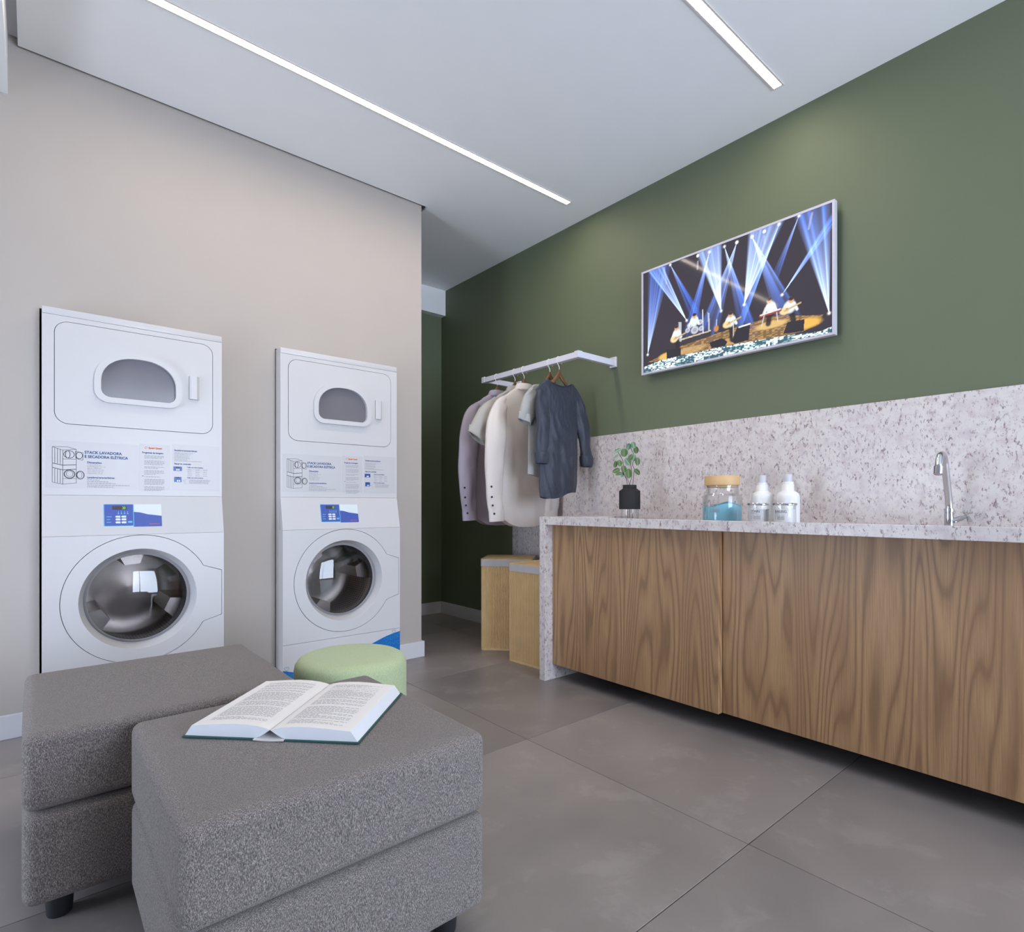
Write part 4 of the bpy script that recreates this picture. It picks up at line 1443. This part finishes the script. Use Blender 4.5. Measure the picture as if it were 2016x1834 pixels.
def jar_print(par, r, word, size, x, z, sub, blk):
    b = text_bm(word, size, x, z, width=.86)
    part('lettering', bend(b, r + .0006), 'print_dark', par, recalc=False)['kind'] = 'stuff'
    b = text_bm(sub, size * .42, x, z - size * .42, width=.9)
    rnd = random.Random(5)
    for k in range(7):
        greek(b, x + .012, z - size * .75 - k * .0022 - .004, blk, .0012, rnd)
    greek(b, x, z - size * .75, blk + .012, .001, rnd)
    for k in range(5):
        greek(b, x, z - size * .75 - k * .003 - .004, .006, .0012, rnd)
    part('fine_print', bend(b, r + .0006), 'print_grey', par, recalc=False)['kind'] = 'stuff'

sx_, sy_ = 2.58, 1.455
j = thing('soap_jar', 'large glass jar of blue soap powder with wooden lid, on the worktop', 'jar', (sx_, sy_, ZTOP), facing(sx_, sy_))
part('glass', lathe([(.002, 0), (.086, 0), (.092, .006), (.092, .130), (.089, .139), (.079, .144), (.076, .150), (.0765, .185), (.0735, .185), (.073, .15), (.076, .143), (.086, .137), (.089, .13), (.089, .008), (.002, .006)], 48), 'jar_glass', j, smooth=40)
part('lid', lathe([(.002, .176), (.0725, .176), (.0725, .186), (.082, .187), (.0825, .189), (.0825, .229), (.080, .232), (.002, .232)], 48), 'lid_wood', j, smooth=40)
b = bmesh.new()
rings = []
for rr_, hh in ((.086, .0075), (.0885, .012), (.0885, 1), (.07, 2), (.045, 2), (.02, 2)):
    ring = []
    for k in range(40):
        a = 2 * math.pi * k / 40
        x, y = rr_ * math.cos(a), rr_ * math.sin(a)
        top = .088 + .010 * math.sin(x * 34 + .4) + .006 * math.sin(y * 40) + (.004 if rr_ < .05 else 0)
        ring.append(b.verts.new((x, y, hh if hh < .5 else top)))
    rings.append(ring)
for p, q in zip(rings, rings[1:]):
    for k in range(40):
        b.faces.new((p[k], p[(k + 1) % 40], q[(k + 1) % 40], q[k]))
b.faces.new(rings[0]); b.faces.new(rings[-1])
part('soap_powder', b, 'soap', j, smooth=50)
jar_print(j, .092, 'SOAP', .0155, -.058, .084, 'POWDER', .034)

def small_jar(x, y, r, label, word, sub, tx, name):
    j = thing(name, label, 'jar', (x, y, ZTOP), facing(x, y))
    part('glass', lathe([(.002, 0), (r - .003, 0), (r, .004), (r, .088), (r - .0025, .088), (r - .0025, .005), (.002, .004)], 40), 'jar_glass', j, smooth=40)
    part('lid', lathe([(.002, .0885), (r + .001, .0885), (r + .003, .0905), (r + .003, .0965), (r + .001, .099), (.002, .0995)], 40), 'chrome', j, smooth=40)
    b = bmesh.new()
    R_ = r - .0035
    rings = []
    for q_, hh in ((R_, .0055), (R_, 1), (R_ * .6, 1), (R_ * .2, 1)):
        rings.append([b.verts.new((q_ * math.cos(a), q_ * math.sin(a), hh if hh < .5 else .074 + .005 * math.sin(q_ * math.cos(a) * 60 + x * 9) - .12 * max(0, q_ * math.sin(a)))) for a in [2 * math.pi * k / 32 for k in range(32)]])
    for p, q in zip(rings, rings[1:]):
        for k in range(32):
            b.faces.new((p[k], p[(k + 1) % 32], q[(k + 1) % 32], q[k]))
    b.faces.new(rings[0]); b.faces.new(rings[-1])
    part('powder', b, 'powder', j, smooth=50)
    jar_print(j, r, word, .0165, tx, .057, sub, .03)
small_jar(2.50, 1.232, .0455, 'small glass jar lettered STAIN with chrome lid and white powder', 'STAIN', 'REMOVAL', -.035, 'powder_jar')
small_jar(2.50, 1.118, .0475, 'small glass jar lettered BAKING with chrome lid and white powder', 'BAKING', 'SODA', -.042, 'powder_jar')

def bottle(x, y, label):
    t = thing('detergent_bottle', label, 'bottle', (x, y, ZTOP), facing(x, y), 'white detergent bottles')
    b = bmesh.new()
    prof = [(.002, 0), (.046, 0), (.05, .006)] + [(.05, .02 + .0105 * k) for k in range(11)] + [(.0485, .134), (.045, .143), (.038, .150), (.029, .155), (.0265, .158), (.0265, .184), (.0235, .187), (.002, .187)]
    add_lathe(b, prof, 60)
    for v in b.verts:                       # thumb recess in the flank
        a = math.atan2(v.co.x, -v.co.y)
        if .03 < v.co.z < .15 and math.hypot(v.co.x, v.co.y) > .04:
            for a0 in (.28, -1.6):
                k = min(1, max(0, (.47 - abs(a - a0)) * 9)) * min(1, max(0, (v.co.z - .035) * 30)) * min(1, max(0, (.142 - .02 * ((a - a0) / .47) ** 2 - v.co.z) * 60))
                v.co.x *= 1 - .10 * k; v.co.y *= 1 - .10 * k
    part('body', b, 'bottle', t, smooth=50)
    part('collar', lathe([(.023, .187), (.0235, .189), (.0235, .197), (.022, .198), (.002, .198)], 32), 'bottle', t, smooth=40)
    part('cap', lathe([(.002, .198), (.0192, .198), (.0185, .231), (.017, .233), (.002, .233)], 32), 'cap', t, smooth=40)
bottle(2.68, 1.303, 'white plastic bottle with grey cap behind the STAIN jar')
bottle(2.68, 1.182, 'white plastic bottle with grey cap behind the BAKING jar')

# ------------------------------------------------------------------ tap
fx, fy = 2.78, .597
f = thing('faucet', 'chrome swan-neck tap with cross handle, standing on the worktop', 'faucet', (fx, fy, ZTOP))
part('flange', lathe([(.002, 0), (.031, 0), (.031, .003), (.024, .008), (.016, .010)], 32), 'chrome', f, smooth=40)
part('base', lathe([(.016, .008), (.016, .058), (.0145, .059), (.0145, .062), (.0165, .063), (.0165, .076), (.014, .078), (.002, .078)], 32), 'chrome', f, smooth=35)
sp_pts = [(0, 0, .07), (-.002, 0, .10), (-.012, 0, .13), (-.032, 0, .18), (-.056, 0, .235), (-.066, 0, .258), (-.082, 0, .278), (-.106, 0, .286), (-.13, 0, .277), (-.144, 0, .256), (-.150, 0, .240)]
part('spout', tube(smooth_path(sp_pts, 6), .0125, 20), 'chrome', f, smooth=60)
part('aerator', tube([(-.1495, 0, .242), (-.1500, 0, .2385), (-.1505, 0, .237), (-.1565, 0, .208), (-.157, 0, .2065)], [.0125, .0125, .0155, .0155, .0135], 24), 'chrome', f, smooth=35)
part('valve', tube([(0, -.012, .028), (0, -.042, .04)], .0105, 16), 'chrome', f, smooth=40)
hd = part('handle', tube([(0, -.040, .0392), (0, -.062, .048)], [.0085, .007], 14), 'chrome', f, smooth=40)
for k in range(4):
    a = math.radians(45 + 90 * k)
    ex = Vector((1, 0, 0)); ez = Vector((0, .3714, .9285))
    c = Vector((0, -.058, .0465))
    d = ex * math.cos(a) + ez * math.sin(a)
    part('spoke', tube([c, c + d * .02, c + d * .03], [.005, .0045, .0055], 10), 'chrome', hd, smooth=60)
